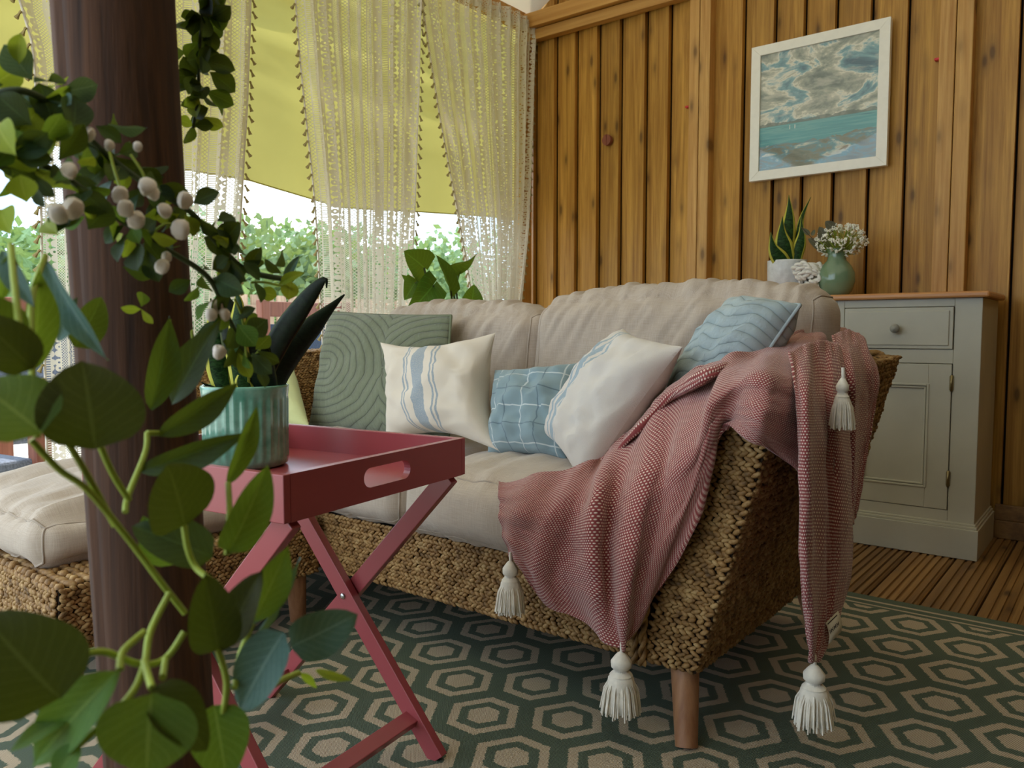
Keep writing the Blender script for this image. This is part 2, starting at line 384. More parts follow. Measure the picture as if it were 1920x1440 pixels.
def cloth_fn(name, fn, rough=.92, sheen=.25):
    g = G(name); u, v, _ = g.xyz(g.uv()); c, h, st = fn(g, u, v)
    fine = g.noise(g.n('CombineXYZ', {0: g.math('MULTIPLY', u, 260), 1: g.math('MULTIPLY', v, 260), 2: 0}).outputs[0], 1, 3)
    c = g.mix(.22, c, g.mix(fine, (0,0,0,1), (1,1,1,1)), 'SOFT_LIGHT')
    hh = g.math('ADD', g.math('MULTIPLY', fine, .35), h) if h is not None else fine
    return g.done(g.bsdf(c, rough, g.bump(hh, st, .006), Sheen_Weight=sheen))
def band(g, x, a, b): return g.math('MULTIPLY', g.math('GREATER_THAN', x, a), g.math('LESS_THAN', x, b))
def stripes(bands, base, stripe):
    def fn(g, u, v):
        m = None
        for a, b in bands:
            q = band(g, u, a, b); m = q if m is None else g.math('MAXIMUM', m, q)
        br = g.noise(g.n('CombineXYZ', {0: g.math('MULTIPLY', u, 150), 1: g.math('MULTIPLY', v, 150), 2: 0}).outputs[0], 1, 2)
        return g.mix(g.math('MULTIPLY', m, g.ramp(br, [(.3, (.55,)*3), (.55, (1,1,1))])), lin(base), lin(stripe)), None, .35
    return fn
M['pw_stripe'] = cloth_fn('striped_cotton', stripes([(.335,.35),(.365,.38),(.44,.54),(.60,.615),(.63,.645)], '#d9cdbb', '#8d9aa3'))
M['pw_stripe2'] = cloth_fn('striped_boucle', stripes([(.20,.225),(.25,.31),(.335,.36)], '#d8cfc4', '#93a7b2'))
def check(g, u, v):
    def ln(x, o, wd=.006): return g.math('LESS_THAN', g.math('ABSOLUTE', g.math('SUBTRACT', g.math('FRACT', g.math('ADD', g.math('MULTIPLY', x, 2.6), o)), .5)), wd*2.6)
    wh = g.math('MAXIMUM', ln(u, .1), ln(v, .3)); dk = g.math('MAXIMUM', ln(u, .6), ln(v, .8))
    c = g.mix(g.math('MULTIPLY', wh, .75), lin('#869ca2'), lin('#d6dcd9'))
    return g.mix(g.math('MULTIPLY', dk, .7), c, lin('#566b78')), None, .4
M['pw_check'] = cloth_fn('check_wool', check)
def quilt(g, u, v):
    # concentric stitched arches opening to one side, mirrored further along
    def arch(cu, cv, sgn):
        du = g.math('MAXIMUM', g.math('MULTIPLY', g.math('SUBTRACT', u, cu), sgn), 0.0); dv = g.math('SUBTRACT', v, cv)
        return g.math('SQRT', g.math('ADD', g.math('MULTIPLY', du, du), g.math('MULTIPLY', dv, dv)))
    d = g.math('MINIMUM', arch(.14, .50, 1.0), g.math('ADD', arch(1.05, .50, -1.0), .04))
    d = g.math('MINIMUM', d, g.math('ADD', .46, g.math('ABSOLUTE', g.math('SUBTRACT', v, .5))))
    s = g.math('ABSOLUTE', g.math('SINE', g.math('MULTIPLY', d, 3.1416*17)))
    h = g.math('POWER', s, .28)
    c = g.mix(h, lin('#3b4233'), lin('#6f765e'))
    pk = g.noise(g.n('CombineXYZ', {0: g.math('MULTIPLY', u, 45), 1: g.math('MULTIPLY', v, 16), 2: 0}).outputs[0], 1, 3)
    return c, g.math('ADD', g.math('MULTIPLY', h, 1.2), g.math('MULTIPLY', pk, .8)), .8
M['pw_quilt'] = cloth_fn('green_quilt', quilt)
def quilt2(g, u, v):
    wv = g.math('ADD', v, g.math('MULTIPLY', g.math('SINE', g.math('MULTIPLY', u, 13.)), .035))
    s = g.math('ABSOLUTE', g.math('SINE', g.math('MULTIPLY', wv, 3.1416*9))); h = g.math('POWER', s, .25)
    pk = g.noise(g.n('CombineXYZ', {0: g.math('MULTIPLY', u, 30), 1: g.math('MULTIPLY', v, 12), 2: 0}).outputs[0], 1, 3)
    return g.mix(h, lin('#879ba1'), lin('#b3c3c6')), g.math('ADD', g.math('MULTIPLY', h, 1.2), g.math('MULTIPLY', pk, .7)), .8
M['pw_quilt2'] = cloth_fn('pale_blue_quilt', quilt2)
M['pw_lime'] = cloth_fn('lime_cotton', lambda g, u, v: (g.mix(0.0, lin('#c3c78c'), lin('#c3c78c')), None, .3))
M['care'] = plain('care_label', '#d8cfb8', .8, .05)
M['ink'] = plain('label_ink', '#2a2420', .8)
def painting():
    g = G('seascape_paint'); u, v, _ = g.xyz(g.uv())
    P = lambda a, b, s=0: g.n('CombineXYZ', {0: g.math('MULTIPLY', u, a), 1: g.math('MULTIPLY', v, b), 2: s}).outputs[0]
    n1 = g.noise(P(2.6, 4.6), 1, 7, .62, .5); n2 = g.noise(P(5, 14, 4), 1, 5, .6, .5); n3 = g.noise(P(2, 40, 8), 1, 4, .6)
    sky = g.ramp(n1, [(.34, lin('#4a6b7c')), (.44, lin('#7fabb3')), (.485, lin('#e6e2d0')), (.51, lin('#b5b8a8')), (.59, lin('#838e85')), (.72, lin('#5a6b68'))])
    sky = g.mix(g.math('MULTIPLY', g.ramp(n2, [(.52, (0,0,0)), (.66, (1,1,1))]), .45), sky, lin('#e2dece'))
    sea = g.ramp(g.math('ADD', g.math('MULTIPLY', n3, .7), g.math('MULTIPLY', v, .6)), [(.35, lin('#4d8f97')), (.5, lin('#4f9fa6')), (.6, lin('#6db0b0')), (.7, lin('#3f8793'))])
    shore = g.ramp(n2, [(.3, lin('#54685f')), (.45, lin('#7d8272')), (.55, lin('#5b93a0')), (.63, lin('#c9cdbd')), (.7, lin('#8c7f66'))])
    hz = g.math('ADD', .38, g.math('MULTIPLY', g.math('SUBTRACT', n2, .5), .02))
    sl = g.math('ADD', .21, g.math('ADD', g.math('MULTIPLY', u, .03), g.math('MULTIPLY', g.math('SUBTRACT', n1, .5), .22)))
    c = g.mix(g.math('LESS_THAN', v, hz), sky, sea)
    hill = band(g, v, .375, .41); hill = g.math('MULTIPLY', hill, g.math('LESS_THAN', v, g.math('ADD', .388, g.math('MULTIPLY', g.math('SUBTRACT', g.noise(P(6, 0, 2), 1, 3), .4), .14))))
    c = g.mix(g.math('MULTIPLY', hill, .8), c, lin('#5f6f68'))
    c = g.mix(g.math('LESS_THAN', v, sl), c, shore)
    boat = g.math('MULTIPLY', band(g, v, .33, .365), g.math('MAXIMUM', band(g, u, .27, .275), band(g, u, .315, .32)))
    c = g.mix(boat, c, lin('#e6e6da'))
    return g.done(g.bsdf(c, .5, g.bump(n2, .2, .003)))
M['paint'] = painting()
def glass():
    g = G('picture_glass')
    return g.done(g.n('MixShader', {0: .06, 1: g.n('BsdfTransparent').outputs[0], 2: g.n('BsdfGlossy', {'Roughness': .03}).outputs[0]}).outputs[0])
M['glass'] = glass()

# ================================================================== STRUCTURE
WY = 3.57                                                   # face of the boarded wall
def vprism(mb, poly, z0, z1):                               # poly in XY extruded along Z
    n = len(poly)
    mb.add([(x, y, z0) for x, y in poly] + [(x, y, z1) for x, y in poly],
           [tuple(range(n-1, -1, -1)), tuple(range(n, 2*n))] + [(i, (i+1) % n, n+(i+1) % n, n+i) for i in range(n)])
    return mb
wall = MB().box((-2.72, WY+.045, -.05), (1.35, WY+.075, 3.4)).build('wall_back', M['gap'])  # near-black sheet paints the shadow lines between the boards
tag(wall, 'honey-brown wall of overlapping vertical boards behind the sofa', kind='structure')
def planks(xs):
    for a, b in zip(xs[:-1], xs[1:]):
        k = random.uniform(-.003, .003)
        mb = vprism(MB(), [(a+.008, WY+.028+k), (b, WY+k), (b, WY+.03), (a+.008, WY+.042)], 0.0, 3.3)
        mb.build('plank', M['board'], wall)
planks([-2.70, -2.658, -2.52, -2.386, -2.248, -2.116, -1.97, -1.839, -1.70])
planks([-1.62, -1.466, -1.322, -1.19, -1.057, -.915, -.774, -.64])
planks([-.54, -.386, -.24, -.10, .05, .19, .33, .48, .62, .76, .9, 1.05, 1.2, 1.34])
for a, b in ((-1.713, -1.663), (-1.660, -1.608), (-.648, -.592), (-.589, -.532)):
    MB().box((a, WY-.035, 0), (b, WY+.03, 3.3)).build('stud', M['stud'], wall, bevel=.003)
MB().box((-2.72, WY-.055, 2.375), (-1.66, WY-.005, 2.43)).build('rail', M['beam'], wall, bevel=.003)
MB().box((-2.72, WY-.085, 2.434), (-1.66, WY-.005, 2.51)).build('rail', M['beam'], wall, bevel=.003)
MB().box((-2.715, WY-.10, 0), (-2.665, WY-.005, 2.36)).build('corner_stud', M['stud'], wall, bevel=.003)
bb = MB().box((-.40, WY-.03, 0), (1.34, WY-.002, .07)).box((-.40, WY-.022, .07), (1.34, WY-.002, .13)).build('baseboard_back', M['deck'], None, bevel=.003)
tag(bb, 'dark timber skirting along the foot of the boarded wall', kind='structure')

# floor: grooved deck boards running towards the wall
floor = MB().box((-2.75, -1.3, -.09), (1.35, 3.6, -.05)).build('floor', M['gap'])
tag(floor, 'grooved brown timber deck floor', kind='structure')
BW = .137
prof = []
for k in range(5):
    x0 = .006 + k * (BW-.018)/5 + .006
    wdt = (BW-.024)/5
    prof += [(x0, 0), (x0+wdt*.62, 0), (x0+wdt*.68, -.006), (x0+wdt*.94, -.006)]
poly = [(0, -.004), (.004, 0)] + prof + [(BW-.004, 0), (BW, -.004), (BW, -.03), (0, -.03)]
me = MB().prism([(x, z) for x, z in poly][::-1], -1.3, 3.6).mesh('plank', M['deck'])
x = -2.75
while x < 1.3:
    o = inst('plank', me, floor, Matrix.Translation((x, 0, 0))); x += BW + .006
rg = MB().box((-2.62, -.6, .001), (1.1, 2.49, .009)).build('rug', M['rug'])
tag(rg, 'flat woven rug with green and cream honeycomb hexagons under the sofa', 'rug')

# ceiling canvas: sagging cream cloth
def ceil_z(x, y):
    t = 1 - abs(x + .66) / 2.06
    z = 2.50 + .75 * max(0, t) ** .9
    bay = (y + .4) / 1.35
    z -= .05 * math.sin(math.pi * (bay % 1.0)) ** 2 * min(1, max(0, t) * 3)
    return z + .014 * fbm((x, y, 1), 3.2, 3) + .008 * math.sin(9*x + 5*y)
P = [[Vector((x, y, ceil_z(x, y))) for x in [(-2.72 + 4.1*j/60) for j in range(61)]] for y in [(-1.3 + 4.88*i/60) for i in range(61)]]
ce = MB().grid(P, flip=True).build('ceiling', M['canvas']); tag(ce, 'sagging cream canvas roof lining', kind='structure')
mb = MB()
for y in (3.0, 1.65, .3): mb.tube([Vector((x, y, ceil_z(x, y)-.003)) for x in [(-2.7 + 4*j/40) for j in range(41)]], .004, 5)
mb.build('seam', M['canvas'], ce)
# unseen side and rear timber walls added to cut light, the left side and the rear left stay open to the garden
wr = MB().box((1.33, -1.3, 0), (1.37, 3.62, 3.3)).build('wall_right_blocker', M['post']); tag(wr, 'unseen plain timber wall added on the right to cut light', kind='structure')
wb = MB().box((-.35, -1.33, 0), (1.37, -1.29, 3.3)).build('wall_front_blocker', M['post']); tag(wb, 'unseen plain timber wall added behind the viewer to cut light', kind='structure')
# left side: rail that carries the curtains
tr = MB().box((-2.72, -1.3, 2.44), (-2.66, 3.5, 2.52)).build('trim_1', M['beam']); tag(tr, 'timber rail along the open side above the curtains', kind='structure')

# ================================================================== AWNING OUTSIDE
def awning_edge(y):
    pts = [(-1.5, 1.36), (1.0, 1.40), (1.567, 1.39), (1.834, 1.391), (2.141, 1.356), (2.278, 1.339), (2.691, 1.372), (3.318, 1.417), (4.2, 1.43)]
    for (a, za), (b, zb) in zip(pts[:-1], pts[1:]):
        if a <= y <= b: return za + (zb-za)*(y-a)/(b-a)
    return 1.4
P = []
for i in range(41):
    t = i/40; row = []
    for j in range(91):
        y = .55 + 3.05*j/90; z0 = awning_edge(y); z = z0 + (2.53 - z0)*t
        xx = -2.755 + .03*math.sin(t*math.pi) + .030*math.sin(24*z + 2*math.sin(1.6*y) + 1.2*y) * min(1, (t*1.3)**2) * (.5+.5*math.sin(5*z+2.0*y)) + .012*math.sin(61*z+3*math.sin(y*3)) * min(1, (t*1.3)**2) + .010*fbm((y, z, 3), 2.5, 3)
        row.append(Vector((xx, y, z)))
    P.append(row)
aw = MB().grid(P, flip=True).build('canvas_awning', M['awning'], None); tag(aw, 'glowing yellow-green canvas awning hanging outside the lace curtains', 'awning')
mb = MB().tube([P[0][j] + Vector((0, 0, .004)) for j in range(91)], .0025, 6); mb.build('hem', M['awning'], aw)

# ================================================================== LACE CURTAINS
def lerp_tab(tab, z):
    tab = sorted(tab)
    if z <= tab[0][0]: return tab[0][1]
    for (a, va), (b, vb) in zip(tab[:-1], tab[1:]):
        if z <= b: return va + (vb-va)*(z-a)/(b-a)
    return tab[-1][1]
tm = MB()
tm.lathe([(0, 0), (.004, -.002), (.0045, -.007), (.003, -.010), (.006, -.024), (.0075, -.028), (0, -.027)], 6)
TASSEL = tm.mesh('tassel', M['curtain_tassel'])
def curtain(label, left, right, folds, xoff, tl=True, trr=True, seed=0):
    L = [(p.z, p.y) for p in (at(x, y, X=-2.62+xoff) for x, y in left)]; Rr = [(p.z, p.y) for p in (at(x, y, X=-2.62+xoff) for x, y in right)]
    th = thing('lace_curtain', label, 'curtain', (0, 0, 0), 'lace curtains along the open side')
    ni, nj = 46, 150; ztop = 2.46; P = []; uv = []
    wid = (lerp_tab(Rr, 2.0) - lerp_tab(L, 2.0)) * 1.45
    for i in range(ni):
        z = ztop - (ztop-.06)*i/(ni-1); a, b = lerp_tab(L, z), lerp_tab(Rr, z); row = []
        for j in range(nj):
            s = j/(nj-1)
            ph = folds*2*math.pi*(s + .05*math.sin(5*s+seed) ) + .5*math.sin(2*z+seed)
            amp = .024*(.55+.45*math.sin(3.3*s+seed*2)**2) * (.6 if i == 0 else 1)
            y = a + (b-a)*s + .010*math.sin(ph*1.0+1.3)
            row.append(Vector((-2.62+xoff + amp*math.sin(ph) + .008*fbm((s*3, z, seed), 2, 2), y, z)))
            uv.append((s*wid, z))
        P.append(row)
    MB().grid(P, uv).build('lace_panel', M['lace'], th)
    hd = MB()                                                # gathered header band
    Hp = []
    for i in range(4):
        z = 2.475 - .025*i
        Hp.append([p + Vector((.006 + .005*math.sin(j*1.9+i), 0, z-p.z)) for j, p in enumerate(P[0])])
    hd.grid(Hp, [(j/149*wid*2, i*.02) for i in range(4) for j in range(150)]); hd.build('header', M['lace'], th)
    for flag, jj, sg in ((tl, 0, -1), (trr, nj-1, 1)):
        MB().tube([r[jj] for r in P], .004, 5).build('edge_braid', M['tassel'], th)
        if flag:
            z = 2.38; k = 0
            while z > .5:
                f = (ztop-z)/(ztop-.06)*(ni-1); i = int(f); p = P[i][jj].lerp(P[min(i+1, ni-1)][jj], f-i)
                rot = Matrix.Rotation(sg*R(random.uniform(-38, -18))*-1*-1, 4, 'X')
                inst('tassel', TASSEL, th, Matrix.Translation(p + Vector((.004, sg*.006, 0))) @ Matrix.Rotation(sg*R(random.uniform(18, 40)), 4, 'X'))
                z -= .043; k += 1
    return th
curtain('lace curtain hanging behind the timber post, tasselled edge towards the middle curtain', [(28, 0), (55, 90), (70, 300), (80, 600)], [(475, 0), (468, 200), (450, 450), (440, 600)], 8, .0, True, True, 1)
curtain('middle lace curtain with tasselled edges on both sides', [(562, 0), (575, 150), (600, 380), (607, 520), (615, 700)], [(782, 0), (777, 200), (770, 400), (762, 590)], 9, .01, True, True, 4)
curtain('lace curtain hanging next to the boarded wall, white fringed edge', [(783, 0), (815, 200), (852, 400), (884, 590)], [(1006, 62), (1000, 200), (990, 400), (972, 590)], 10, .0, True, True, 9)

# ================================================================== RATTAN WEAVE
_lump = []
for r_, z_ in ((0, -1), (.72, -.62), (1, 0), (.72, .62), (0, 1)): _lump.append((r_, z_))
LV = [Vector((0, 0, -1))] + [Vector((r_*math.cos(a), r_*math.sin(a), z_)) for r_, z_ in _lump[1:4] for a in [k*math.pi/3 for k in range(6)]] + [Vector((0, 0, 1))]
LF = [(0, 1+(k+1) % 6, 1+k) for k in range(6)] + [(1+r*6+k, 1+r*6+(k+1) % 6, 7+r*6+(k+1) % 6, 7+r*6+k) for r in range(2) for k in range(6)] + [(13+k, 13+(k+1) % 6, 19) for k in range(6)]
def weave(core, wv, q, row=.0092, step=.0145, rad=.0056, ln=.0108):
    a, b, c, d = [Vector(p) for p in q]                       # a-b bottom, d-c top
    n = (b-a).cross(d-a).normalized()
    core.add([a-n*.004, b-n*.004, c-n*.004, d-n*.004], [(0, 1, 2, 3)])
    H = ((d-a).length + (c-b).length)/2; W = ((b-a).length + (c-d).length)/2
    nr = max(2, int(H/row))
    for i in range(nr):
        t = (i+.5)/nr; p0 = a.lerp(d, t); p1 = b.lerp(c, t); L = (p1-p0).length; nc = max(2, int(L/step)); u = (p1-p0).normalized(); v = n.cross(u)
        for j in range(nc):
            s = min(.985, max(.015, (j + (.75 if i % 2 else .25) + random.uniform(-.12, .12)) / nc))
            ang = R(26 if i % 2 else -26) + random.uniform(-.16, .16)
            ax = u*math.cos(ang) + v*math.sin(ang); ay = v*math.cos(ang) - u*math.sin(ang)
            cpt = p0.lerp(p1, s) + n*random.uniform(-.0015, .003); l = ln*random.uniform(.85, 1.2); r = rad*random.uniform(.85, 1.15)
            wv.add([cpt + ax*(p.z*l) + ay*(p.x*r) + n*(p.y*r) for p in LV], LF, None, True)
def rope(mb, pts, r=.007, n=None):                            # two-strand twisted cord
    pts = [Vector(p) for p in pts]; L = sum((b-a).length for a, b in zip(pts[:-1], pts[1:])); n = n or max(12, int(L/.005))
    sp = spline(pts, n)
    for ph in (0, math.pi):
        q = []
        for i, p in enumerate(sp):
            d = (sp[min(i+1, n-1)]-sp[max(i-1, 0)]).normalized(); u = d.cross(Vector((.3, 1, .2))).normalized(); v = d.cross(u); a = ph + i*.55
            q.append(p + (u*math.cos(a)+v*math.sin(a))*r*.55)
        mb.tube(q, r*.62, 6)

# ================================================================== SOFA
MX = -3.05
def mir(q): return [(MX-x, y, z) for x, y, z in (q[1], q[0], q[3], q[2])]
sofa = thing('rattan_sofa', 'two-seat woven rattan sofa with flared arms and tapered wooden legs', 'sofa', (0, 0, 0))
core = MB(); wv = MB()
weave(core, wv, [(-2.42, 1.36, .15), (-.74, 1.36, .15), (-.72, 1.365, .305), (-2.40, 1.365, .305)])
bk = [(-2.40, 2.1, .40), (-.65, 2.1, .40), (-.60, 2.12, .75), (-2.45, 2.12, .75)]
core.add(bk, [(0, 1, 2, 3)]); weave(core, wv, [(-.63, 2.18, .15), (-2.42, 2.18, .15), (-2.57, 2.2, .735), (-.47, 2.2, .735)], .02, .028, .010, .018)
weave(core, wv, [(-2.45, 2.10, .75), (-.58, 2.10, .75), (-.48, 2.2, .74), (-2.57, 2.2, .74)], .02, .022, .011, .016)
core.box((-2.40, 1.37, .15), (-.66, 2.16, .30))
core.build('base', M['rattan_dark'], sofa); tag(wv.build('weave', M['rattan'], sofa), None, kind='stuff')
for side in (0, 1):
    core = MB(); wv = MB(); f = mir if side else (lambda q: q)
    big = (.0092, .0145, .0056, .0108)
    weave(core, wv, f([(-.745, 1.36, .15), (-.63, 1.36, .15), (-.48, 1.385, .70), (-.60, 1.385, .70)]), *big)
    weave(core, wv, f([(-.63, 1.36, .15), (-.63, 2.18, .15), (-.47, 2.2, .735), (-.48, 1.385, .70)]), *big)
    weave(core, wv, f([(-.60, 1.385, .70), (-.48, 1.385, .70), (-.47, 2.2, .735), (-.585, 2.2, .735)]), *big)
    weave(core, wv, f([(-.71, 2.1, .30), (-.71, 1.36, .30), (-.60, 1.385, .70), (-.585, 2.1, .735)]), *big)
    core.add(f([(-.745, 1.365, .15), (-.63, 1.365, .15), (-.63, 2.16, .15), (-.745, 2.16, .15)]), [(0, 1, 2, 3)])
    a = core.build('arm', M['rattan_dark'], sofa); tag(wv.build('weave', M['rattan'], a), None, kind='stuff')
    rp = MB()
    for dx in (0, .016): rope(rp, f([(-.735-dx, 1.348, .145), (-.73-dx, 1.345, .24), (-.71-dx, 1.348, .34), (-.68-dx, 1.36, .45)])[::1] if not side else [(MX+.735+dx, 1.348, .145), (MX+.73+dx, 1.345, .24), (MX+.71+dx, 1.348, .34), (MX+.68+dx, 1.36, .45)], .008)
    rp.build('edge_cord', M['rattan'], a)
def splay_leg(parent, top, bot, r0=.029, r1=.0215):
    MB().tube([Vector(top), Vector(top).lerp(Vector(bot), .5), Vector(bot)], [r0, (r0+r1)/2, r1], 20).build('leg', M['leg'], parent, bevel=0)
splay_leg(sofa, (-.672, 1.405, .17), (-.640, 1.352, .009)); splay_leg(sofa, (-2.375, 1.405, .17), (-2.40, 1.352, .009))
splay_leg(sofa, (-.68, 2.12, .17), (-.66, 2.17, .009)); splay_leg(sofa, (-2.37, 2.12, .17), (-2.40, 2.17, .009))

# footstool in front of the sofa's far half
ott = thing('rattan_footstool', 'square woven rattan footstool standing against the sofa behind the post', 'footstool', (0, 0, 0))
core = MB(); wv = MB(); ox0, ox1, oy0, oy1 = -2.44, -1.69, .645, 1.335
weave(core, wv, [(ox0, oy0, .15), (ox1+.03, oy0, .15), (ox1+.04, oy0, .29), (ox0, oy0, .29)])
weave(core, wv, [(ox1+.03, oy0, .15), (ox1-.03, oy1, .15), (ox1-.03, oy1, .29), (ox1+.04, oy0, .29)])
weave(core, wv, [(ox0, oy0, .29), (ox1+.04, oy0, .29), (ox1-.03, oy1, .29), (ox0, oy1, .29)], .02, .022, .010, .016)
core.box((ox0+.005, oy0+.01, .15), (ox1-.035, oy1, .285)); core.build('base', M['rattan_dark'], ott); tag(wv.build('weave', M['rattan'], ott), None, kind='stuff')
for p, q in (((-1.75, 1.28, .17), (-1.775, 1.305, .009)), ((-1.72, .70, .17), (-1.69, .67, .009)), ((-2.38, .70, .17), (-2.41, .67, .009)), ((-2.38, 1.28, .17), (-2.41, 1.31, .009))): splay_leg(ott, p, q)

# ================================================================== CUSHIONS
def cushion(name, label, cat, lo, hi, r, mat, bulge=.03, pleat=.0, tilt=0, group=None, seed=0, lean=0, seg=(26, 14, 12), fr_bulge=0.0, gather=0.0):
    lo = Vector(lo); hi = Vector(hi); c = (lo+hi)/2; h = (hi-lo)/2
    mb = MB(); nx, ny, nz = seg
    def pt(p):
        q = Vector((p.x*h.x, p.y*h.y, p.z*h.z)); inner = Vector((max(-h.x+r, min(h.x-r, q.x)), max(-h.y+r, min(h.y-r, q.y)), max(-h.z+r, min(h.z-r, q.z))))
        d = q - inner; nrm = d.normalized() if d.length > 1e-6 else Vector((0, 0, 0))
        o = inner + nrm * min(r, d.length) if d.length > 1e-6 else q
        # soft bulges
        bx, by, bz = (1-p.x**2), (1-p.y**2), (1-p.z**2)
        o += Vector((p.x*abs(p.x)*.6*bulge*by*bz, p.y*abs(p.y)*(bulge*.5+fr_bulge)*bx*bz, p.z*abs(p.z)*bulge*bx*by))
        # gathers running off the seam edges
        k = fbm(((o.x+.35*o.z)*19 + seed*3, o.y*2.5, o.z*2.2 + seed), 1.0, 4)
        edge = max(abs(p.z), 0)**3
        o += Vector((0, p.y*.6, p.z*.8)) * k * pleat * (.25 + edge)
        o += Vector((fbm((o.x*4, o.y*4, o.z*4+seed), 1, 3), fbm((o.x*4+9, o.y*4, o.z*4+seed), 1, 3), fbm((o.x*4, o.y*4+5, o.z*4+seed), 1, 3))) * .006
        if gather:
            rg = 1 - abs(fbm(((o.x - .55*o.z)*15 + seed, o.z*2.0, seed), 1.0, 2))*2.2
            o.y -= math.copysign(gather, -p.y) * -1 * max(0, p.z*.7+.3)**1.4 * (rg-.4) * (1-abs(p.x)**6) if p.y < -.5 else 0
            o.z += gather*.7 * (rg-.4) * max(0, p.z)**6 * (1-abs(p.x)**6)
        o.y += lean * (p.z*.5+.5)
        return c + o
    def face(f, na, nb, uvf):
        P = []; uv = []
        for i in range(nb+1):
            row = []
            for j in range(na+1):
                a, b = -1+2*j/na, -1+2*i/nb; a = math.copysign(abs(a)**.8, a); b = math.copysign(abs(b)**.8, b)
                v = pt(f(a, b)); row.append(v); uv.append(uvf(v))
            P.append(row)
        mb.grid(P, uv)
    face(lambda a, b: Vector((a, b, 1)), nx*2, ny*2, lambda v: (v.x, v.y)); face(lambda a, b: Vector((-a, b, -1)), nx*2, ny*2, lambda v: (v.x, v.y))
    face(lambda a, b: Vector((a, -1, b)), nx*2, nz*2, lambda v: (v.x, v.z)); face(lambda a, b: Vector((-a, 1, b)), nx*2, nz*2, lambda v: (v.x, v.z))
    face(lambda a, b: Vector((1, a, b)), ny*2, nz*2, lambda v: (v.y, v.z)); face(lambda a, b: Vector((-1, -a, b)), ny*2, nz*2, lambda v: (v.y, v.z))
    th = thing(name, label, cat, (0, 0, 0), group)
    o = mb.build('cover', mat, th, weld=True)
    sm = MB()                                                  # piped seams round the front panel edge
    for sz in ((1, -1) if h.z < .15 else (-1,)):
        ring = [pt(Vector((s, -1, sz))) for s in [(-1 + 2*i/40) for i in range(41)]]; sm.tube(ring, .0028, 5)
    for sx in (1, -1): sm.tube([pt(Vector((sx, -1, s))) for s in [(-1 + 2*i/20) for i in range(21)]], .0028, 5)
    for sx in (1, -1): sm.tube([pt(Vector((sx, s, 1))) for s in [(-1 + 2*i/20) for i in range(21)]], .0028, 5)
    sm.build('seam', mat, th)
    return th
cushion('seat_cushion', 'beige linen seat cushion under the pink throw', 'cushion', (-1.40, 1.325, .305), (-.725, 1.93, .475), .055, M['linen_seat'], .022, .008, group='sofa seat cushions', seed=2, fr_bulge=.02)
cushion('seat_cushion', 'beige linen seat cushion behind the pink tray table', 'cushion', (-2.37, 1.335, .305), (-1.405, 1.93, .47), .055, M['linen_seat'], .022, .008, group='sofa seat cushions', seed=5, fr_bulge=.02)
cushion('back_cushion', 'beige linen back cushion at the throw end of the sofa', 'cushion', (-1.405, 1.83, .47), (-.575, 2.03, .905), .07, M['linen'], .03, .011, group='sofa back cushions', seed=3, lean=.06, seg=(60, 8, 22), gather=.016)
cushion('back_cushion', 'beige linen back cushion behind the green quilted pillow', 'cushion', (-2.13, 1.84, .47), (-1.415, 2.04, .875), .07, M['linen'], .028, .011, group='sofa back cushions', seed=8, lean=.06, seg=(60, 8, 22), gather=.016)
cushion('footstool_cushion', 'beige linen cushion lying on the rattan footstool', 'cushion', (-2.42, .66, .295), (-1.77, 1.31, .41), .05, M['linen_seat'], .05, .02, seed=11)

def pillow(name, label, BL, BR, TR, TL, th, mat, group, pull=.055, piping=None, wr=.006, seed=0, back=None):
    BL, BR, TR, TL = map(Vector, (BL, BR, TR, TL)); n = (BR-BL).cross(TL-BL).normalized()
    N = 30; sides = []
    t_ = thing(name, label, 'pillow', (0, 0, 0), group)
    def base(a, b):
        s = a*.5+.5; t = b*.5+.5
        p = (BL*(1-s)+BR*s)*(1-t) + (TL*(1-s)+TR*s)*t; c = (BL+BR+TR+TL)/4
        # edges pulled in between the corners
        e = max(abs(a), abs(b)); k = pull * ((1-a*a)*(abs(b)**3) + (1-b*b)*(abs(a)**3))
        return p + (c-p)*k
    def face(sg):
        P = []; uv = []
        for i in range(N+1):
            row = []
            for j in range(N+1):
                a = math.sin((j/N-.5)*math.pi); b = math.sin((i/N-.5)*math.pi)
                h = ((1-abs(a)**2.6)*(1-abs(b)**2.6))**.48 if abs(a) < 1 and abs(b) < 1 else 0
                p = base(a, b)
                rim = max(abs(a), abs(b)); fold = fbm((a*2.3+seed, b*2.3, sg), 1.6, 3)
                rad = math.atan2(b, a); crease = math.sin(rad*11+seed*2)*max(0, rim-.55)*h
                row.append(p + n*sg*(h*th/2*(1 + .10*fold) + wr*fold*h*2 + wr*1.2*crease)); uv.append((j/N*.0 + a*.5+.5, b*.5+.5))
            P.append(row)
        return P, uv
    Pf, uf = face(1); Pb, ub = face(-1)
    MB().grid(Pf, uf).build('front_panel', mat, t_)
    MB().grid(Pb, ub, flip=True).build('back_panel', back or mat, t_)
    if piping:
        ring = [Pf[0][j] for j in range(N+1)] + [Pf[i][N] for i in range(1, N+1)] + [Pf[N][j] for j in range(N-1, -1, -1)] + [Pf[i][0] for i in range(N-1, -1, -1)]
        MB().tube(ring, .0045, 6, False).build('piping', piping, t_)
    return t_
PG = 'scatter pillows on the sofa'
M['piping_green'] = plain('green_piping', '#6a7259', .9); M['piping_blue'] = plain('blue_piping', '#a9b5b8', .9); M['pillow_back'] = plain('plain_cream_cotton', '#cfc6ba', .9, .06, 40)
pillow('scatter_pillow', 'sage green quilted pillow with stitched arches', at(580, 800, Y=1.66), at(842, 830, Y=1.66), at(846, 592, Y=1.83), at(618, 585, Y=1.80), .13, M['pw_quilt'], PG, .03, M['piping_green'], .003, 1)
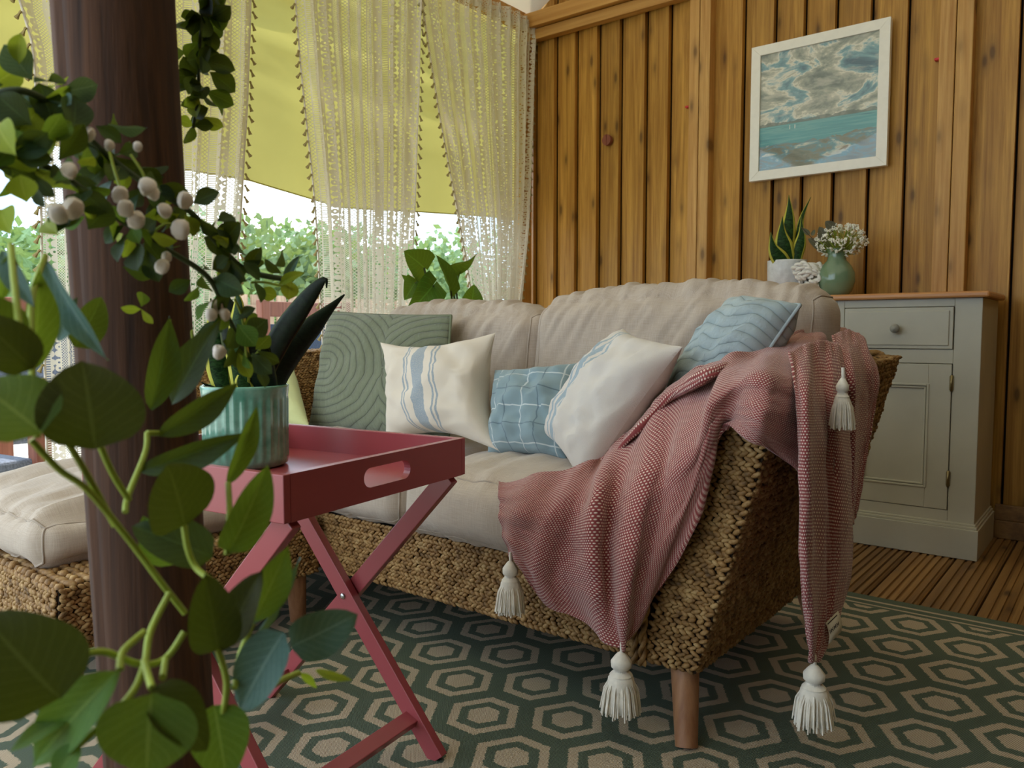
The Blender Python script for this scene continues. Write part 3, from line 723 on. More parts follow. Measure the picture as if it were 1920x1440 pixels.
pillow('scatter_pillow', 'cream pillow with three grey-blue stripes beside the green quilted one', at(722, 822, Y=1.56), at(935, 845, Y=1.56), at(929, 624, Y=1.68), at(713, 642, Y=1.66), .15, M['pw_stripe'], PG, .24, None, .006, 2)
pillow('scatter_pillow', 'small blue checked wool pillow in the middle of the sofa', at(915, 852, Y=1.57), at(1062, 862, Y=1.57), at(1090, 680, Y=1.69), at(928, 694, Y=1.68), .13, M['pw_check'], PG, .10, None, .007, 3)
pillow('scatter_pillow', 'cream nubbly pillow with pale blue edge stripes, leaning beside the throw', at(1018, 812, Y=1.58), at(1095, 915, Y=1.42), at(1280, 650, Y=1.52), at(1168, 616, Y=1.70), .15, M['pw_stripe2'], PG, .09, None, .006, 4, M['pillow_back'])
pillow('scatter_pillow', 'pale blue quilted pillow tucked against the throw-covered arm', at(1235, 770, Y=1.62), at(1400, 720, Y=1.58), at(1500, 572, Y=1.66), at(1382, 560, Y=1.76), .15, M['pw_quilt2'], PG, .03, M['piping_blue'], .003, 5)
pillow('scatter_pillow', 'plain pale lime pillow by the far rattan arm', at(425, 800, Y=1.50), at(580, 800, Y=1.55), at(545, 668, Y=1.68), at(440, 660, Y=1.66), .10, M['pw_lime'], PG, .03, None, .004, 6)

# ================================================================== THROW
throw = thing('tasselled_throw', 'dusty pink woven throw with cream tassels draped over the sofa arm', 'throw', (0, 0, 0))
def pts(rows):
    out = []
    for r in rows:
        out.append([at(p[0], p[1], **{p[2][0]: p[2][1]}) for p in r])
    return out
Yv = lambda *a: [(x, y, ('Y', d)) for x, y, d in a]
Xv = lambda *a: [(x, y, ('X', d)) for x, y, d in a]
cols = [
 Yv((935,903,1.325),(932,930,1.292),(934,970,1.272),(942,1010,1.268),(957,1047,1.27)),
 Yv((1000,892,1.33),(980,945,1.265),(968,985,1.262),(965,1025,1.258),(975,1060,1.265)),
 Yv((1065,880,1.36),(1030,950,1.275),(1010,1010,1.255),(1000,1070,1.262),(1015,1128,1.285)),
 Yv((1112,864,1.40),(1080,935,1.30),(1060,1020,1.285),(1045,1090,1.29),(1070,1152,1.305)),
 Yv((1140,846,1.46),(1120,915,1.30),(1112,1020,1.262),(1115,1110,1.268),(1125,1188,1.295)),
 Yv((1195,792,1.49),(1160,910,1.335),(1143,1020,1.295),(1146,1120,1.285),(1160,1216,1.285)),
 Yv((1240,745,1.51),(1215,880,1.325),(1195,1000,1.275),(1180,1110,1.268),(1170,1218,1.285)),
 Yv((1285,705,1.53),(1262,850,1.35),(1240,970,1.315),(1212,1080,1.305),(1182,1195,1.305)),
 Yv((1330,682,1.54),(1310,800,1.335),(1298,900,1.315),(1270,1000,1.315),(1224,1130,1.325)),
 Xv((1370,668,-.63)) + Yv((1345,735,1.34),(1337,790,1.325),(1330,860,1.33),(1305,985,1.332)),
 Xv((1420,656,-.61)) + Yv((1400,700,1.355),(1387,745,1.335),(1372,785,1.345),(1352,806,1.345)),
 Xv((1460,648,-.595),(1455,700,-.488),(1445,750,-.475),(1430,800,-.482),(1420,832,-.50)),
 Xv((1500,637,-.58),(1505,700,-.475),(1500,760,-.462),(1492,830,-.468),(1480,870,-.478)),
 Xv((1540,628,-.57),(1545,700,-.48),(1540,780,-.45),(1530,850,-.452),(1512,905,-.458)),
]
strip = [
 Xv((1478,662,-.50),(1492,730,-.455),(1497,820,-.44),(1497,930,-.437),(1500,1050,-.435),(1512,1160,-.435),(1523,1238,-.433)),
 Xv((1505,648,-.50),(1513,730,-.435),(1517,820,-.418),(1517,930,-.418),(1518,1050,-.42),(1520,1160,-.424),(1525,1240,-.43)),
 Xv((1530,640,-.50),(1540,730,-.452),(1543,820,-.44),(1543,930,-.438),(1543,1050,-.436),(1538,1160,-.433),(1527,1241,-.43)),
 Xv((1555,640,-.50),(1565,735,-.432),(1570,825,-.42),(1572,935,-.42),(1572,1050,-.42),(1560,1155,-.423),(1529,1241,-.428)),
 Xv((1575,652,-.49),(1588,740,-.446),(1594,830,-.437),(1598,940,-.436),(1597,1050,-.434),(1580,1140,-.432),(1531,1239,-.43)),
]
behind = [
 Xv((1562,628,-.53),(1578,700,-.468),(1584,800,-.465),(1590,900,-.465),(1589,985,-.465)),
 Xv((1585,620,-.54),(1597,690,-.45),(1600,790,-.448),(1598,890,-.452),(1594,985,-.458)),
 Xv((1606,624,-.53),(1622,690,-.468),(1620,780,-.465),(1610,880,-.464),(1600,975,-.462)),
 Xv((1622,642,-.51),(1646,692,-.455),(1640,770,-.452),(1622,870,-.455),(1607,958,-.458)),
]
bunch = [
 Xv((1455,660,-.60),(1490,628,-.61),(1530,612,-.615),(1562,607,-.61),(1590,622,-.585),(1612,640,-.55)),
 Xv((1455,668,-.57),(1492,646,-.575),(1528,634,-.57),(1560,640,-.575),(1592,632,-.555),(1622,650,-.52)),
 Xv((1460,690,-.53),(1500,668,-.53),(1535,655,-.525),(1562,668,-.54),(1598,655,-.52),(1625,672,-.49)),
]
mb = MB()
def cloth(ctrl, ni, nj, ou=0, ov=0, rip=.005, fr=20, rot=False, even=False):
    P = surf([[c[i] for c in ctrl] for i in range(len(ctrl[0]))] if not rot else ctrl, ni, nj); uv = arc_uv(P)
    if even:
        um, vm = uv[-1]; uv = [(um*.8*j/(nj-1), vm*i/(ni-1)) for i in range(ni) for j in range(nj)]
    Q = [[p.copy() for p in r] for r in P]
    for i in range(ni):
        for j in range(nj):
            a = P[min(i+1, ni-1)][j]-P[max(i-1, 0)][j]; b = P[i][min(j+1, nj-1)]-P[i][max(j-1, 0)]; n = b.cross(a)
            if n.length > 1e-9: n.normalize()
            Q[i][j] = P[i][j] + n*(rip*math.sin(fr*j/nj + 1.2*math.sin(3*i/ni)) + .007*fbm((j/nj*6+ou, i/ni*3, ov), 1.5, 3))
    mb.grid(Q, [(u+ou, v+ov) for u, v in uv], flip=True)
    return Q
cloth(pts(cols), 80, 150, 0, 0, .005, 52)
cloth(pts(strip), 70, 40, 1.0, 0, .002, 20, even=True)
cloth(pts(behind), 50, 30, 2.0, 0, .002, 14, even=True)
cloth(pts(bunch), 24, 60, 3.0, 0, .006, 22, True)
ridge = [(1060,884,'Y',1.36),(1135,855,'Y',1.44),(1197,794,'Y',1.48),(1262,728,'Y',1.51),(1330,688,'X',-.66),(1400,664,'X',-.63),(1470,650,'X',-.60),(1525,636,'X',-.585)]
_tp = [.0, .55, 1, 1, 1, 1, .9, .7]
def off(dy, dn): return [at(x - dy*.35*f, y + dy*f + 3*(1-f), **{k: (v - dn*f + .03*(1-f) if k == 'Y' else v + dn*.5*f)}) for (x, y, k, v), f in zip(ridge, _tp)]
cloth([off(-4, -.02), off(4, .03), off(14, .05), off(24, .04), off(28, .0)], 24, 110, 4.0, 0, .002, 9, True)
mb.build('cloth', M['throw'], throw, solid=.005)
def yarn_tassel(parent, top, length, wid, seed):
    rnd = random.Random(seed); top = Vector(top); m = MB(); hl = length*.27
    m.lathe([(0, .006), (wid*.10, .002), (wid*.17, -hl*.12), (wid*.27, -hl*.45), (wid*.26, -hl*.8), (wid*.16, -hl*1.0), (wid*.2, -hl*1.05), (wid*.30, -hl*1.3)], 14, top)
    m.tube([top + Vector((0, 0, .022)), top + Vector((.001, 0, 0))], .0035, 6)
    m.lathe([(wid*.2, -hl*1.05), (wid*.33, -hl*1.5), (wid*.40, -length*.72), (wid*.42, -length*.93), (0, -length*.9)], 14, top)
    for k in range(190):
        a = rnd.uniform(0, 6.283); rr = rnd.random()**.22; r0 = wid*.17*rr; r1 = wid*.5*rr*rnd.uniform(.8, 1.08); L = length*rnd.uniform(.9, 1.03)
        d = Vector((math.cos(a), math.sin(a), 0))
        P = [top + d*r0 + Vector((0, 0, -hl)), top + d*(r0*.4+r1*.7) + Vector((0, 0, -hl-(L-hl)*.45)), top + d*(r1+rnd.uniform(-.002, .002)) + Vector((0, 0, -L))]
        m.tube(P, .0017, 4, False)
    m.build('tassel', M['tassel'], parent)
yarn_tassel(throw, at(957, 1055, Y=1.262), .105, .062, 1)
yarn_tassel(throw, at(1165, 1226, Y=1.282), .115, .075, 2)
yarn_tassel(throw, at(1527, 1250, X=-.43), .108, .072, 3)
yarn_tassel(throw, at(1580, 712, X=-.408), .088, .042, 4)
lb = MB(); c0 = at(1548, 1168, X=-.425)
ex = Vector((.012, .034, .016)); ey = Vector((.006, -.012, -.034))
lb.grid([[c0 + ex*s + ey*t + Vector((.006*math.sin(t*2.5), 0, 0)) for s in (0, .5, 1)] for t in (0, .3, .6, 1)]); lo = lb.build('care_label', M['care'], throw, solid=.0008); lo['label'] = 'cream care label'
ik = MB(); nn = ex.cross(ey).normalized(); nn = nn if nn.x > 0 else -nn
for t in (.12, .2, .28): ik.bar(c0+ex*.1+ey*t+nn*.0018, c0+ex*.85+ey*t+nn*.0018, .0016, .0006, nn)
for k in range(7):
    s = .15+k*.11; ik.bar(c0+ex*s+ey*.42+nn*.005, c0+ex*s+ey*.6+nn*.006, .0011, .0006, nn)
    if k % 2: ik.bar(c0+ex*s+ey*.5+nn*.005, c0+ex*(s+.08)+ey*.5+nn*.006, .0011, .0006, nn)
ik.build('print', M['ink'], lo)

# ================================================================== TRAY TABLE
TZ = .605; n0 = Vector((-.902, .643, 0)); e1 = Vector((-.135, .991, 0)).normalized(); e2 = Vector((-e1.y, e1.x, 0)); TW, TL, TH = .444, .47, .068
tbl = thing('tray_table', 'dusty pink folding butler tray table with crossed legs in front of the sofa', 'table', n0, rz=math.atan2(e1.x*-1, e1.y))
# local axes: +Y along the handle side, -X along the long side
tk = .013
tray = MB().box((-TL+tk, tk, TZ-TH+.008), (-tk, TW-tk, TZ-TH+.018)).build('tray_floor', M['pink'], tbl)
for y0 in (0, TW-tk): MB().box((-TL, y0, TZ-TH), (0, y0+tk, TZ)).build('tray_side', M['pink'], tbl, bevel=.0015)
def slot_side(x0):
    y0, y1, z0, z1 = tk, TW-tk, TZ-TH, TZ; cy_, cz = TW/2, TZ-TH*.47; hl, hr = .058, .0155
    hole = [(cy_+hl-hr+hr*math.cos(a), cz+hr*math.sin(a)) for a in [R(-90+180*k/10) for k in range(11)]] + [(cy_-hl+hr+hr*math.cos(a), cz+hr*math.sin(a)) for a in [R(90+180*k/10) for k in range(11)]]
    def outer(y, z):                                          # project hole vertex on the rectangle
        dy, dz = y-cy_, z-cz; ty = ((y1-cy_)/dy if dy > 0 else (y0-cy_)/dy) if abs(dy) > 1e-9 else 1e9; tz = ((z1-cz)/dz if dz > 0 else (z0-cz)/dz) if abs(dz) > 1e-9 else 1e9
        t = min(ty, tz); return (cy_+dy*t, cz+dz*t)
    ring = [outer(*p) for p in hole]
    for c in ((y1, z0), (y1, z1), (y0, z1), (y0, z0)):        # snap nearest ring vertices onto the corners
        k = min(range(len(ring)), key=lambda i: (ring[i][0]-c[0])**2+(ring[i][1]-c[1])**2); ring[k] = c
    n = len(hole); m = MB()
    vs = [(x0, y, z) for y, z in ring] + [(x0, y, z) for y, z in hole] + [(x0-tk, y, z) for y, z in ring] + [(x0-tk, y, z) for y, z in hole]
    fs = []
    for i in range(n):
        j = (i+1) % n
        fs += [(i, j, n+j, n+i), (2*n+j, 2*n+i, 3*n+i, 3*n+j), (n+i, n+j, 3*n+j, 3*n+i), (j, i, 2*n+i, 2*n+j)]
    m.add(vs, fs); return m.build('handle_side', M['pink'], tbl)
slot_side(0); slot_side(-TL+tk)
LWd, LTk = .034, .018
def leg(yc, xt, xb, zt): MB().bar((xt, yc, zt), (xb, yc, 0.010), LTk, LWd, (0, 0, 1)).build('leg', M['pink'], tbl, bevel=.0015)
zt = TZ-TH+.001
leg(TW-.030, -.015, -.505, zt); leg(.026, -.015, -.505, zt)          # top at the handle end
leg(TW-.052, -TL+.02, -.027, zt); leg(.050, -TL+.02, -.027, zt)          # inner pair
MB().bar((-.085, .050, .075), (-.085, TW-.052, .075), .030, .015, (.45, 0, 1)).build('stretcher', M['pink'], tbl, bevel=.0015)
MB().bar((-.437, .026, .075), (-.437, TW-.030, .075), .030, .015, (-.45, 0, 1)).build('stretcher', M['pink'], tbl, bevel=.0015)
for yb, s in ((TW-.030, 1), (.026, -1), (TW-.052, -1)):
    b = MB().lathe([(0, .003), (.0045, .003), (.006, .001), (.006, 0)], 16).lathe([(.0022, .0036), (0, .0036)], 10).build('bolt', M['steel'], tbl)
    b.matrix_local = Matrix.Translation((-.249, yb + s*(LTk/2+.0005), .282)) @ Matrix.Rotation(R(-90*s), 4, 'X')
TBM = Matrix.Translation(n0) @ Matrix.Rotation(tbl.rotation_euler.z, 4, 'Z')

# ================================================================== LEAVES
def leaf_mesh(name, mat, kind='long', curl=.12, fold=.12, tw=0, nl=12, nw=6, teeth=0):
    P = []; uv = []
    for i in range(nl+1):
        t = i/nl
        if kind == 'round': wd = (math.sin(math.pi*min(1, t**.72))**.62) * .5
        elif kind == 'long': wd = (math.sin(math.pi*t**.85)**.9) * .5
        elif kind == 'heart': wd = (math.sin(math.pi*min(1, (.10+.90*t)**.6))**.75) * .5
        elif kind == 'sword': wd = (.30 + .20*math.sin(math.pi*min(1, t*1.05)**1.0)) * (1 - max(0, (t-.72)/.28)**2.2 if t < 1 else 0)
        elif kind == 'spoon': wd = (math.sin(math.pi*t**1.35)**.8) * .5
        if i == nl: wd = max(wd*0, .004)
        if i == 0 and kind != 'sword': wd = .02
        row = []
        for j in range(nw+1):
            s = -1+2*j/nw; x = s*wd; y = t
            if kind == 'heart': y -= .16*(abs(s)**1.6)*(1-t)**3 * 1.2
            z = -curl*(t**1.8) + fold*abs(s)*wd*1.2 + .02*math.sin(9*t+s*2)*abs(s)
            a = tw*t; row.append(Vector((x*math.cos(a)-z*math.sin(a)*0.3, y, z+x*math.sin(a)))); uv.append((j/nw, t))
        P.append(row)
    return MB().grid(P, uv).mesh(name, mat)
def leaf_M(base, tip, width, roll=0, face=None):
    base = Vector(base); tip = Vector(tip); y = tip-base; L = y.length; y.normalize()
    f = Vector(face) if face is not None else (_C - (base+tip)/2); z = (f - y*f.dot(y)).normalized(); x = y.cross(z)
    if roll: rm = Matrix.Rotation(roll, 3, y); x = rm @ x; z = rm @ z
    m = Matrix(((x.x*width, y.x*L, z.x*L, base.x), (x.y*width, y.y*L, z.y*L, base.y), (x.z*width, y.z*L, z.z*L, base.z), (0, 0, 0, 1)))
    return m
LM = {}
def LMESH(mat, kind, **kw):
    k = (mat, kind, tuple(sorted(kw.items())))
    if k not in LM: LM[k] = leaf_mesh('leaf', M[mat], kind, **kw)
    return LM[k]
def pxleaf(parent, mat, kind, b, t, wpx, D, D2=None, roll=0, **kw):
    B = at(b[0], b[1], D=D); T = at(t[0], t[1], D=D2 or D)
    return inst('leaf', LMESH(mat, kind, **kw), parent, leaf_M(B, T, wpx*D/FPX, R(roll)))

# potted snake plant on the tray
pc = at(463, 885, Z=TZ-TH+.018); dirv = Vector((pc.x, pc.y, 0)).normalized(); pc = pc + dirv*.074
pot = thing('potted_snake_plant', 'snake plant with backlit shade painted into its leaves, in a glossy green fluted pot on the pink tray table', 'plant', pc)
fl = lambda a, z: 1 + (.016*math.cos(30*a) if .018 < z < .125 else 0)
MB().lathe([(0, .0005), (.066, .0005), (.0735, .006), (.0745, .016), (.0745, .02), (.0745, .05), (.075, .09), (.0755, .122), (.0755, .128), (.077, .142), (.0775, .147), (.075, .149), (.072, .146), (.0715, .12), (.071, .10)], 150, (0, 0, 0), fl).build('pot', M['pot'], pot)
MB().lathe([(0, .104), (.0715, .100)], 24).build('soil', M['soil'], pot)
def sword(parent, org, mat, pxs, wpx, D, flat=0.0, name='leaf', tp=.42):
    """strap leaf through a pixel polyline at depth D (per point)"""
    P3 = [at(x, y, D=d) - Vector(org) for x, y, d in pxs]; sp = spline(P3, 22); P = []; uv = []
    vd = (Vector(org) + sp[0] - _C).normalized()
    for i, p in enumerate(sp):
        t = i/21; d = (sp[min(i+1, 21)]-sp[max(i-1, 0)]).normalized(); s = d.cross(vd).normalized(); n = s.cross(d)
        wd = wpx*D/FPX*.5*((.5+.5*math.sin(math.pi*min(1, t*1.1+.02)))*(1-max(0, (t-tp)/(1-tp))**1.4))
        wd = max(wd, .0008); row = []
        for j in range(7):
            q = -1+2*j/6; row.append(p + s*q*wd + n*(-.35*wd*(1-q*q)) + n*flat*q*wd); uv.append((j/6, t))
        P.append(row)
    return MB().grid(P, uv).build(name, M[mat], parent, solid=.0025)
D0 = (pc-_C).dot(_fw)
sword(pot, pc, 'snake_backlit', [(492, 745, D0), (500, 690, D0-.005), (525, 635, D0-.02), (562, 580, D0-.04), (592, 540, D0-.05), (610, 524, D0-.055), (612, 540, D0-.055)], 44, D0, .2, tp=.28)
sword(pot, pc, 'snake_backlit', [(512, 745, D0), (522, 700, D0+.02), (552, 650, D0+.04), (597, 600, D0+.06), (646, 552, D0+.07)], 46, D0, -.2, tp=.7)
sword(pot, pc, 'snake_backlit', [(500, 748, D0), (478, 690, D0-.02), (452, 630, D0-.04), (425, 575, D0-.05), (408, 528, D0-.06)], 78, D0, .1)
sword(pot, pc, 'snake', [(425, 748, D0), (412, 700, D0), (408, 650, D0-.01), (400, 590, D0-.02), (395, 560, D0-.02)], 46, D0)
sword(pot, pc, 'snake', [(452, 748, D0-.02), (450, 700, D0-.03), (444, 640, D0-.05), (448, 570, D0-.06), (440, 545, D0-.06)], 40, D0, .4)
sword(pot, pc, 'snake', [(438, 750, D0+.02), (470, 705, D0+.02), (475, 660, D0+.03)], 36, D0, -.4)
sword(pot, pc, 'snake_backlit', [(424, 748, D0-.03), (405, 733, D0-.04), (378, 717, D0-.05)], 14, D0)
sword(pot, pc, 'snake', [(470, 750, D0-.03), (455, 715, D0-.03), (458, 690, D0-.03)], 30, D0, -.3)

# heart-leaf plant behind the sofa
hp0 = Vector((-2.28, 2.55, 0))
hp = thing('philodendron', 'tall plant with glossy dark heart-shaped leaves behind the sofa by the curtains', 'plant', hp0)
MB().lathe([(0, .01), (.11, .01), (.13, .02), (.15, .27), (.155, .30), (.145, .30), (.14, .26), (0, .25)], 32).build('pot', M['marble'], hp)
for b, t, wpx, X_, roll in (((795, 502), (768, 475), 62, -2.3, 20), ((812, 535), (775, 585), 60, -2.25, -20), ((845, 545), (833, 478), 42, -2.2, 60), ((846, 500), (905, 488), 40, -2.25, 50), ((850, 505), (846, 540), 34, -2.3, 20), ((884, 572), (890, 536), 42, -2.28, 10), ((778, 530), (763, 555), 40, -2.3, 0), ((800, 560), (765, 520), 34, -2.35, 20)):
    B = at(b[0], b[1], X=X_); T = at(t[0], t[1], X=X_+.03); dd = (B-_C).dot(_fw)
    inst('leaf', LMESH('leaf_philo', 'heart', curl=.25, fold=.25), hp, leaf_M(B-hp0, T-hp0, wpx*dd/FPX, R(roll), _C-B))
    MB().tube(spline([B-hp0, (B-hp0)*.6 + Vector((.02, 0, .1)), Vector((random.uniform(-.05, .05), random.uniform(-.05, .05), .26))], 12), .0045, 6).build('stalk', M['stem_dark'], hp)

# ================================================================== POST AND GARLANDS
pa = at(214, 0, D=.80); pb = at(303, 1440, D=.83); ax = (pa-pb).normalized()
p_top = pa + ax*((2.75-pa.z)/ax.z); p_bot = pb - ax*((pb.z-.009)/ax.z)
post = thing('timber_post', 'dark round timber post standing in front of the room, wrapped in garlands', 'post', p_bot)
prs = []; NP = 40
m = MB(); L = (p_top-p_bot)
ringsP = []
for i in range(NP+1):
    t = i/NP; c = L*t; r = .0525 + .0125*t; ringsP.append([c + Vector((math.cos(a), math.sin(a), 0))*(r*(1+.012*fbm((math.cos(a)*2, math.sin(a)*2, c.z*.6), 1.5, 3) - (.09 if k in (43,) else 0))) for k, a in enumerate([2*math.pi*k/56 for k in range(57)])])
m.grid(ringsP); m.build('log', M['post'], post)

def garland(name, label, D=None): return thing(name, label, 'garland', (0, 0, 0), 'artificial garlands on the post')
g1 = garland('eucalyptus_garland', 'large-leaved artificial vine with bright lime stems trailing down the post')
BIG = [  # mat, kind, base, tip, width px, depth, roll
 ('leaf_big','round',(178,842),(160,672),190,.46,12),('leaf_green','round',(78,812),(-50,700),165,.44,20),('leaf_big','round',(62,692),(-40,590),95,.45,10),
 ('leaf_green','long',(58,695),(92,512),70,.52,35),('leaf_teal','long',(85,488),(172,672),52,.55,40),('leaf_teal','long',(5,470),(48,568),44,.5,30),('leaf_green','long',(20,470),(8,570),36,.5,-30),
 ('leaf_small','long',(283,768),(328,606),62,.62,25),('leaf_small','long',(322,758),(398,600),66,.64,-25),('leaf_small','long',(298,815),(448,732),62,.58,30),('leaf_small','long',(262,882),(455,828),58,.57,25),
 ('leaf_green','long',(426,908),(494,765),44,.56,30),('leaf_big','round',(345,986),(330,872),190,.52,50),('leaf_green','round',(428,1035),(508,892),84,.53,30),('leaf_small','round',(398,1045),(250,978),92,.54,20),('leaf_green','round',(330,1060),(262,985),70,.56,-40),
 ('leaf_big','round',(408,1222),(392,1095),96,.50,10),('leaf_big','round',(428,1195),(474,1085),74,.51,-20),('leaf_green','long',(474,1165),(543,1036),74,.53,20),('leaf_teal','long',(474,1168),(575,1062),30,.54,60),('leaf_teal','long',(470,1200),(540,1120),28,.54,60),
 ('leaf_teal','round',(532,1186),(432,1338),104,.50,25),('leaf_teal','round',(546,1212),(664,1160),92,.53,15),('leaf_big','round',(112,1310),(-35,1165),205,.42,-15),('leaf_green','long',(222,1258),(25,1450),110,.43,20),
 ('leaf_green','round',(285,1300),(268,1465),180,.42,10),('leaf_big','round',(285,1288),(398,1402),96,.43,-20),('leaf_green','round',(402,1322),(425,1460),108,.50,0),('leaf_lime','long',(592,1256),(656,1278),18,.55,20),('leaf_lime','long',(560,1262),(600,1290),16,.55,-20),
 ('leaf_green','long',(150,1395),(90,1470),60,.43,30),('leaf_green','long',(140,1340),(10,1400),46,.44,40),('leaf_teal','long',(110,640),(135,560),40,.55,-30),('leaf_small','round',(140,650),(200,560),70,.6,30),('leaf_small','round',(30,640),(-20,560),80,.48,20)]
for mt, kd, b, t, wd, dd, rl in BIG: pxleaf(g1, mt, kd, b, t, wd, dd, dd*random.uniform(.94, 1.03), rl, curl=.16, fold=.14)
def vine(parent, pl, r, mat='stem', name='stem'):
    MB().tube(spline([at(x, y, D=d) for x, y, d in pl], 40), r, 7).build(name, M[mat], parent)
for pl in ([(58,825,.46),(110,880,.47),(165,920,.48),(240,1010,.5),(300,1090,.51),(347,1150,.52)], [(318,1112,.5),(282,1185,.48),(270,1250,.46),(240,1310,.44),(150,1396,.43)], [(115,1240,.43),(190,1222,.45),(260,1245,.47),(310,1235,.49),(346,1185,.5)],
           [(128,832,.47),(160,885,.48),(215,985,.5)], [(186,832,.5),(212,890,.51),(242,938,.52)], [(276,812,.57),(272,850,.56),(240,930,.53),(235,960,.52)], [(345,985,.52),(352,1030,.52),(368,1065,.52),(400,1090,.51)], [(428,905,.55),(430,960,.54),(425,1040,.53)],
           [(408,1215,.5),(425,1280,.5),(418,1340,.5)], [(440,1290,.5),(450,1230,.52),(474,1168,.53)], [(270,1240,.46),(285,1290,.43)], [(225,1255,.44),(232,1220,.45),(270,1185,.47)], [(310,1235,.49),(305,1270,.46)], [(560,1262,.55),(530,1275,.53),(505,1290,.51)],
           [(85,480,.55),(60,560,.5),(60,690,.47),(70,820,.46)], [(20,460,.5),(30,560,.47),(45,690,.45)], [(300,812,.58),(276,812,.57)], [(262,882,.57),(272,850,.56)]): vine(g1, pl, .0021)

g2 = garland('berry_garland', 'small-leaved artificial garland with white berries wound round the post')
rnd = random.Random(21)
path = spline([at(x, y, D=d) for x, y, d in [(-60, 190, .62), (40, 170, .62), (120, 215, .66), (200, 290, .69), (280, 350, .70), (360, 400, .72), (420, 470, .76), (470, 510, .80), (545, 525, .82)]], 60)
MB().tube(path, .003, 6).build('stem', M['stem_dark'], g2)
path2 = spline([at(x, y, D=d) for x, y, d in [(-40, 330, .55), (40, 300, .58), (120, 330, .62), (210, 400, .66), (300, 460, .70), (390, 520, .74), (430, 600, .78), (470, 680, .82)]], 60)
MB().tube(path2, .0026, 6).build('stem', M['stem_dark'], g2)
def sprig_leaves(parent, path, n, spread, size, mats, kind, rnd):
    for k in range(n):
        i = rnd.randrange(len(path)); p = path[i]; d = Vector((rnd.uniform(-1, 1), rnd.uniform(-1, 1), rnd.uniform(-1, 1))).normalized()
        b = p + d*rnd.uniform(0, spread*.4); tdir = (d + Vector((0, 0, -.35))).normalized(); t = b + tdir*size*rnd.uniform(.8, 1.35)
        # stay clear of the log surface
        q = b - p_bot; rad = (q - ax*q.dot(ax)).length
        if rad < .07:
            out = (q - ax*q.dot(ax)).normalized(); sh = out*(.072-rad); b += sh; t += sh
        q = t - p_bot; rad = (q - ax*q.dot(ax)).length
        if rad < .07: t += (q - ax*q.dot(ax)).normalized()*(.072-rad)
        mt = rnd.choice(mats); L = (t-b).length
        inst('leaf', LMESH(mt, kind, curl=.2, fold=.2, nl=8, nw=4), parent, leaf_M(b, t, L*rnd.uniform(.6, .85), rnd.uniform(-1.2, 1.2)))
sprig_leaves(g2, path[:26], 64, .06, .023, ['leaf_small', 'leaf_small', 'leaf_small', 'leaf_lime', 'leaf_teal'], 'spoon', rnd)
sprig_leaves(g2, path[20:], 46, .045, .024, ['leaf_small', 'leaf_small', 'leaf_small', 'leaf_lime'], 'spoon', rnd)
sprig_leaves(g2, path2[:30], 70, .06, .022, ['leaf_small', 'leaf_lime', 'leaf_green', 'leaf_small'], 'spoon', rnd)
sprig_leaves(g2, path2[26:], 40, .045, .022, ['leaf_small', 'leaf_small', 'leaf_green'], 'spoon', rnd)
for b, t, wd, dd, mt in (((60,235),(-10,180),70,.6,'leaf_small'),((105,250),(75,150),56,.64,'leaf_small'),((60,150),(10,85),60,.62,'leaf_teal'),((135,260),(150,170),60,.62,'leaf_small'),((30,290),(-20,225),70,.52,'leaf_lime'),((50,380),(35,330),55,.55,'leaf_lime'),((110,300),(160,240),45,.62,'leaf_small'),((20,440),(-10,380),60,.52,'leaf_lime'),((165,430),(205,380),55,.64,'leaf_small'),((110,440),(70,410),40,.6,'leaf_lime'),((410,470),(440,420),46,.76,'leaf_small'),((460,510),(485,470),28,.8,'leaf_small'),((400,520),(445,545),45,.75,'leaf_small'),((520,535),(560,510),20,.82,'leaf_lime'),((480,545),(520,555),28,.8,'leaf_lime'),((445,660),(470,710),28,.8,'leaf_lime'),((530,540),(555,480),18,.82,'leaf_teal'),((230,500),(290,520),30,.68,'leaf_small'),((265,580),(230,580),18,.69,'leaf_lime'),((265,580),(285,608),16,.69,'leaf_lime'),((265,575),(270,545),26,.69,'leaf_green')):
    pxleaf(g2, mt, 'spoon', b, t, wd, dd, dd*rnd.uniform(.96, 1.03), rnd.uniform(-30, 30), curl=.18, fold=.16)
bm_ = MB().lathe([(0, -.5), (.25, -.46), (.46, -.22), (.5, .05), (.42, .32), (.2, .46), (.08, .40), (0, .36)], 12, (0, 0, 0), lambda a, z: 1 + (.16*math.cos(3*a) if z < .2 else .06*math.cos(3*a))).mesh('berry', M['berry'])
for x, y, s, d in ((165,252,30,.66),(204,272,22,.67),(258,275,20,.68),(225,365,34,.66),(235,390,34,.66),(255,412,36,.67),(276,350,38,.68),(285,362,30,.69),(340,430,40,.70),(346,375,34,.71),(308,395,30,.69),(305,500,30,.70),(312,482,22,.71),(318,658,26,.70),(356,668,24,.72),(370,664,24,.72),(410,660,30,.78),(405,575,30,.78),(420,590,26,.78),(395,590,26,.77),(130,320,34,.60),(110,400,40,.58),(135,390,44,.60)):
    p = at(x, y, D=d*.965); k = .88*s*d/FPX
    inst('berry', bm_, g2, Matrix.Translation(p) @ Matrix.Rotation(rnd.uniform(0, 6), 4, 'Z') @ Matrix.Rotation(rnd.uniform(-.8, .8), 4, 'X') @ Matrix.Diagonal((k*.9, k*.9, k*1.1, 1)))
for pl in ([(204,280,.67),(215,320,.665),(228,360,.66)],[(245,290,.68),(265,320,.68),(276,345,.68)],[(280,440,.69),(310,420,.69),(330,425,.7)],[(300,440,.69),(308,470,.7),(306,495,.7)],[(318,600,.69),(320,630,.7),(318,655,.7)],[(360,620,.71),(362,650,.72)],[(470,530,.8),(500,530,.81),(560,545,.82)],[(440,560,.78),(455,600,.79),(462,670,.8)]): vine(g2, pl, .0013, 'stem')

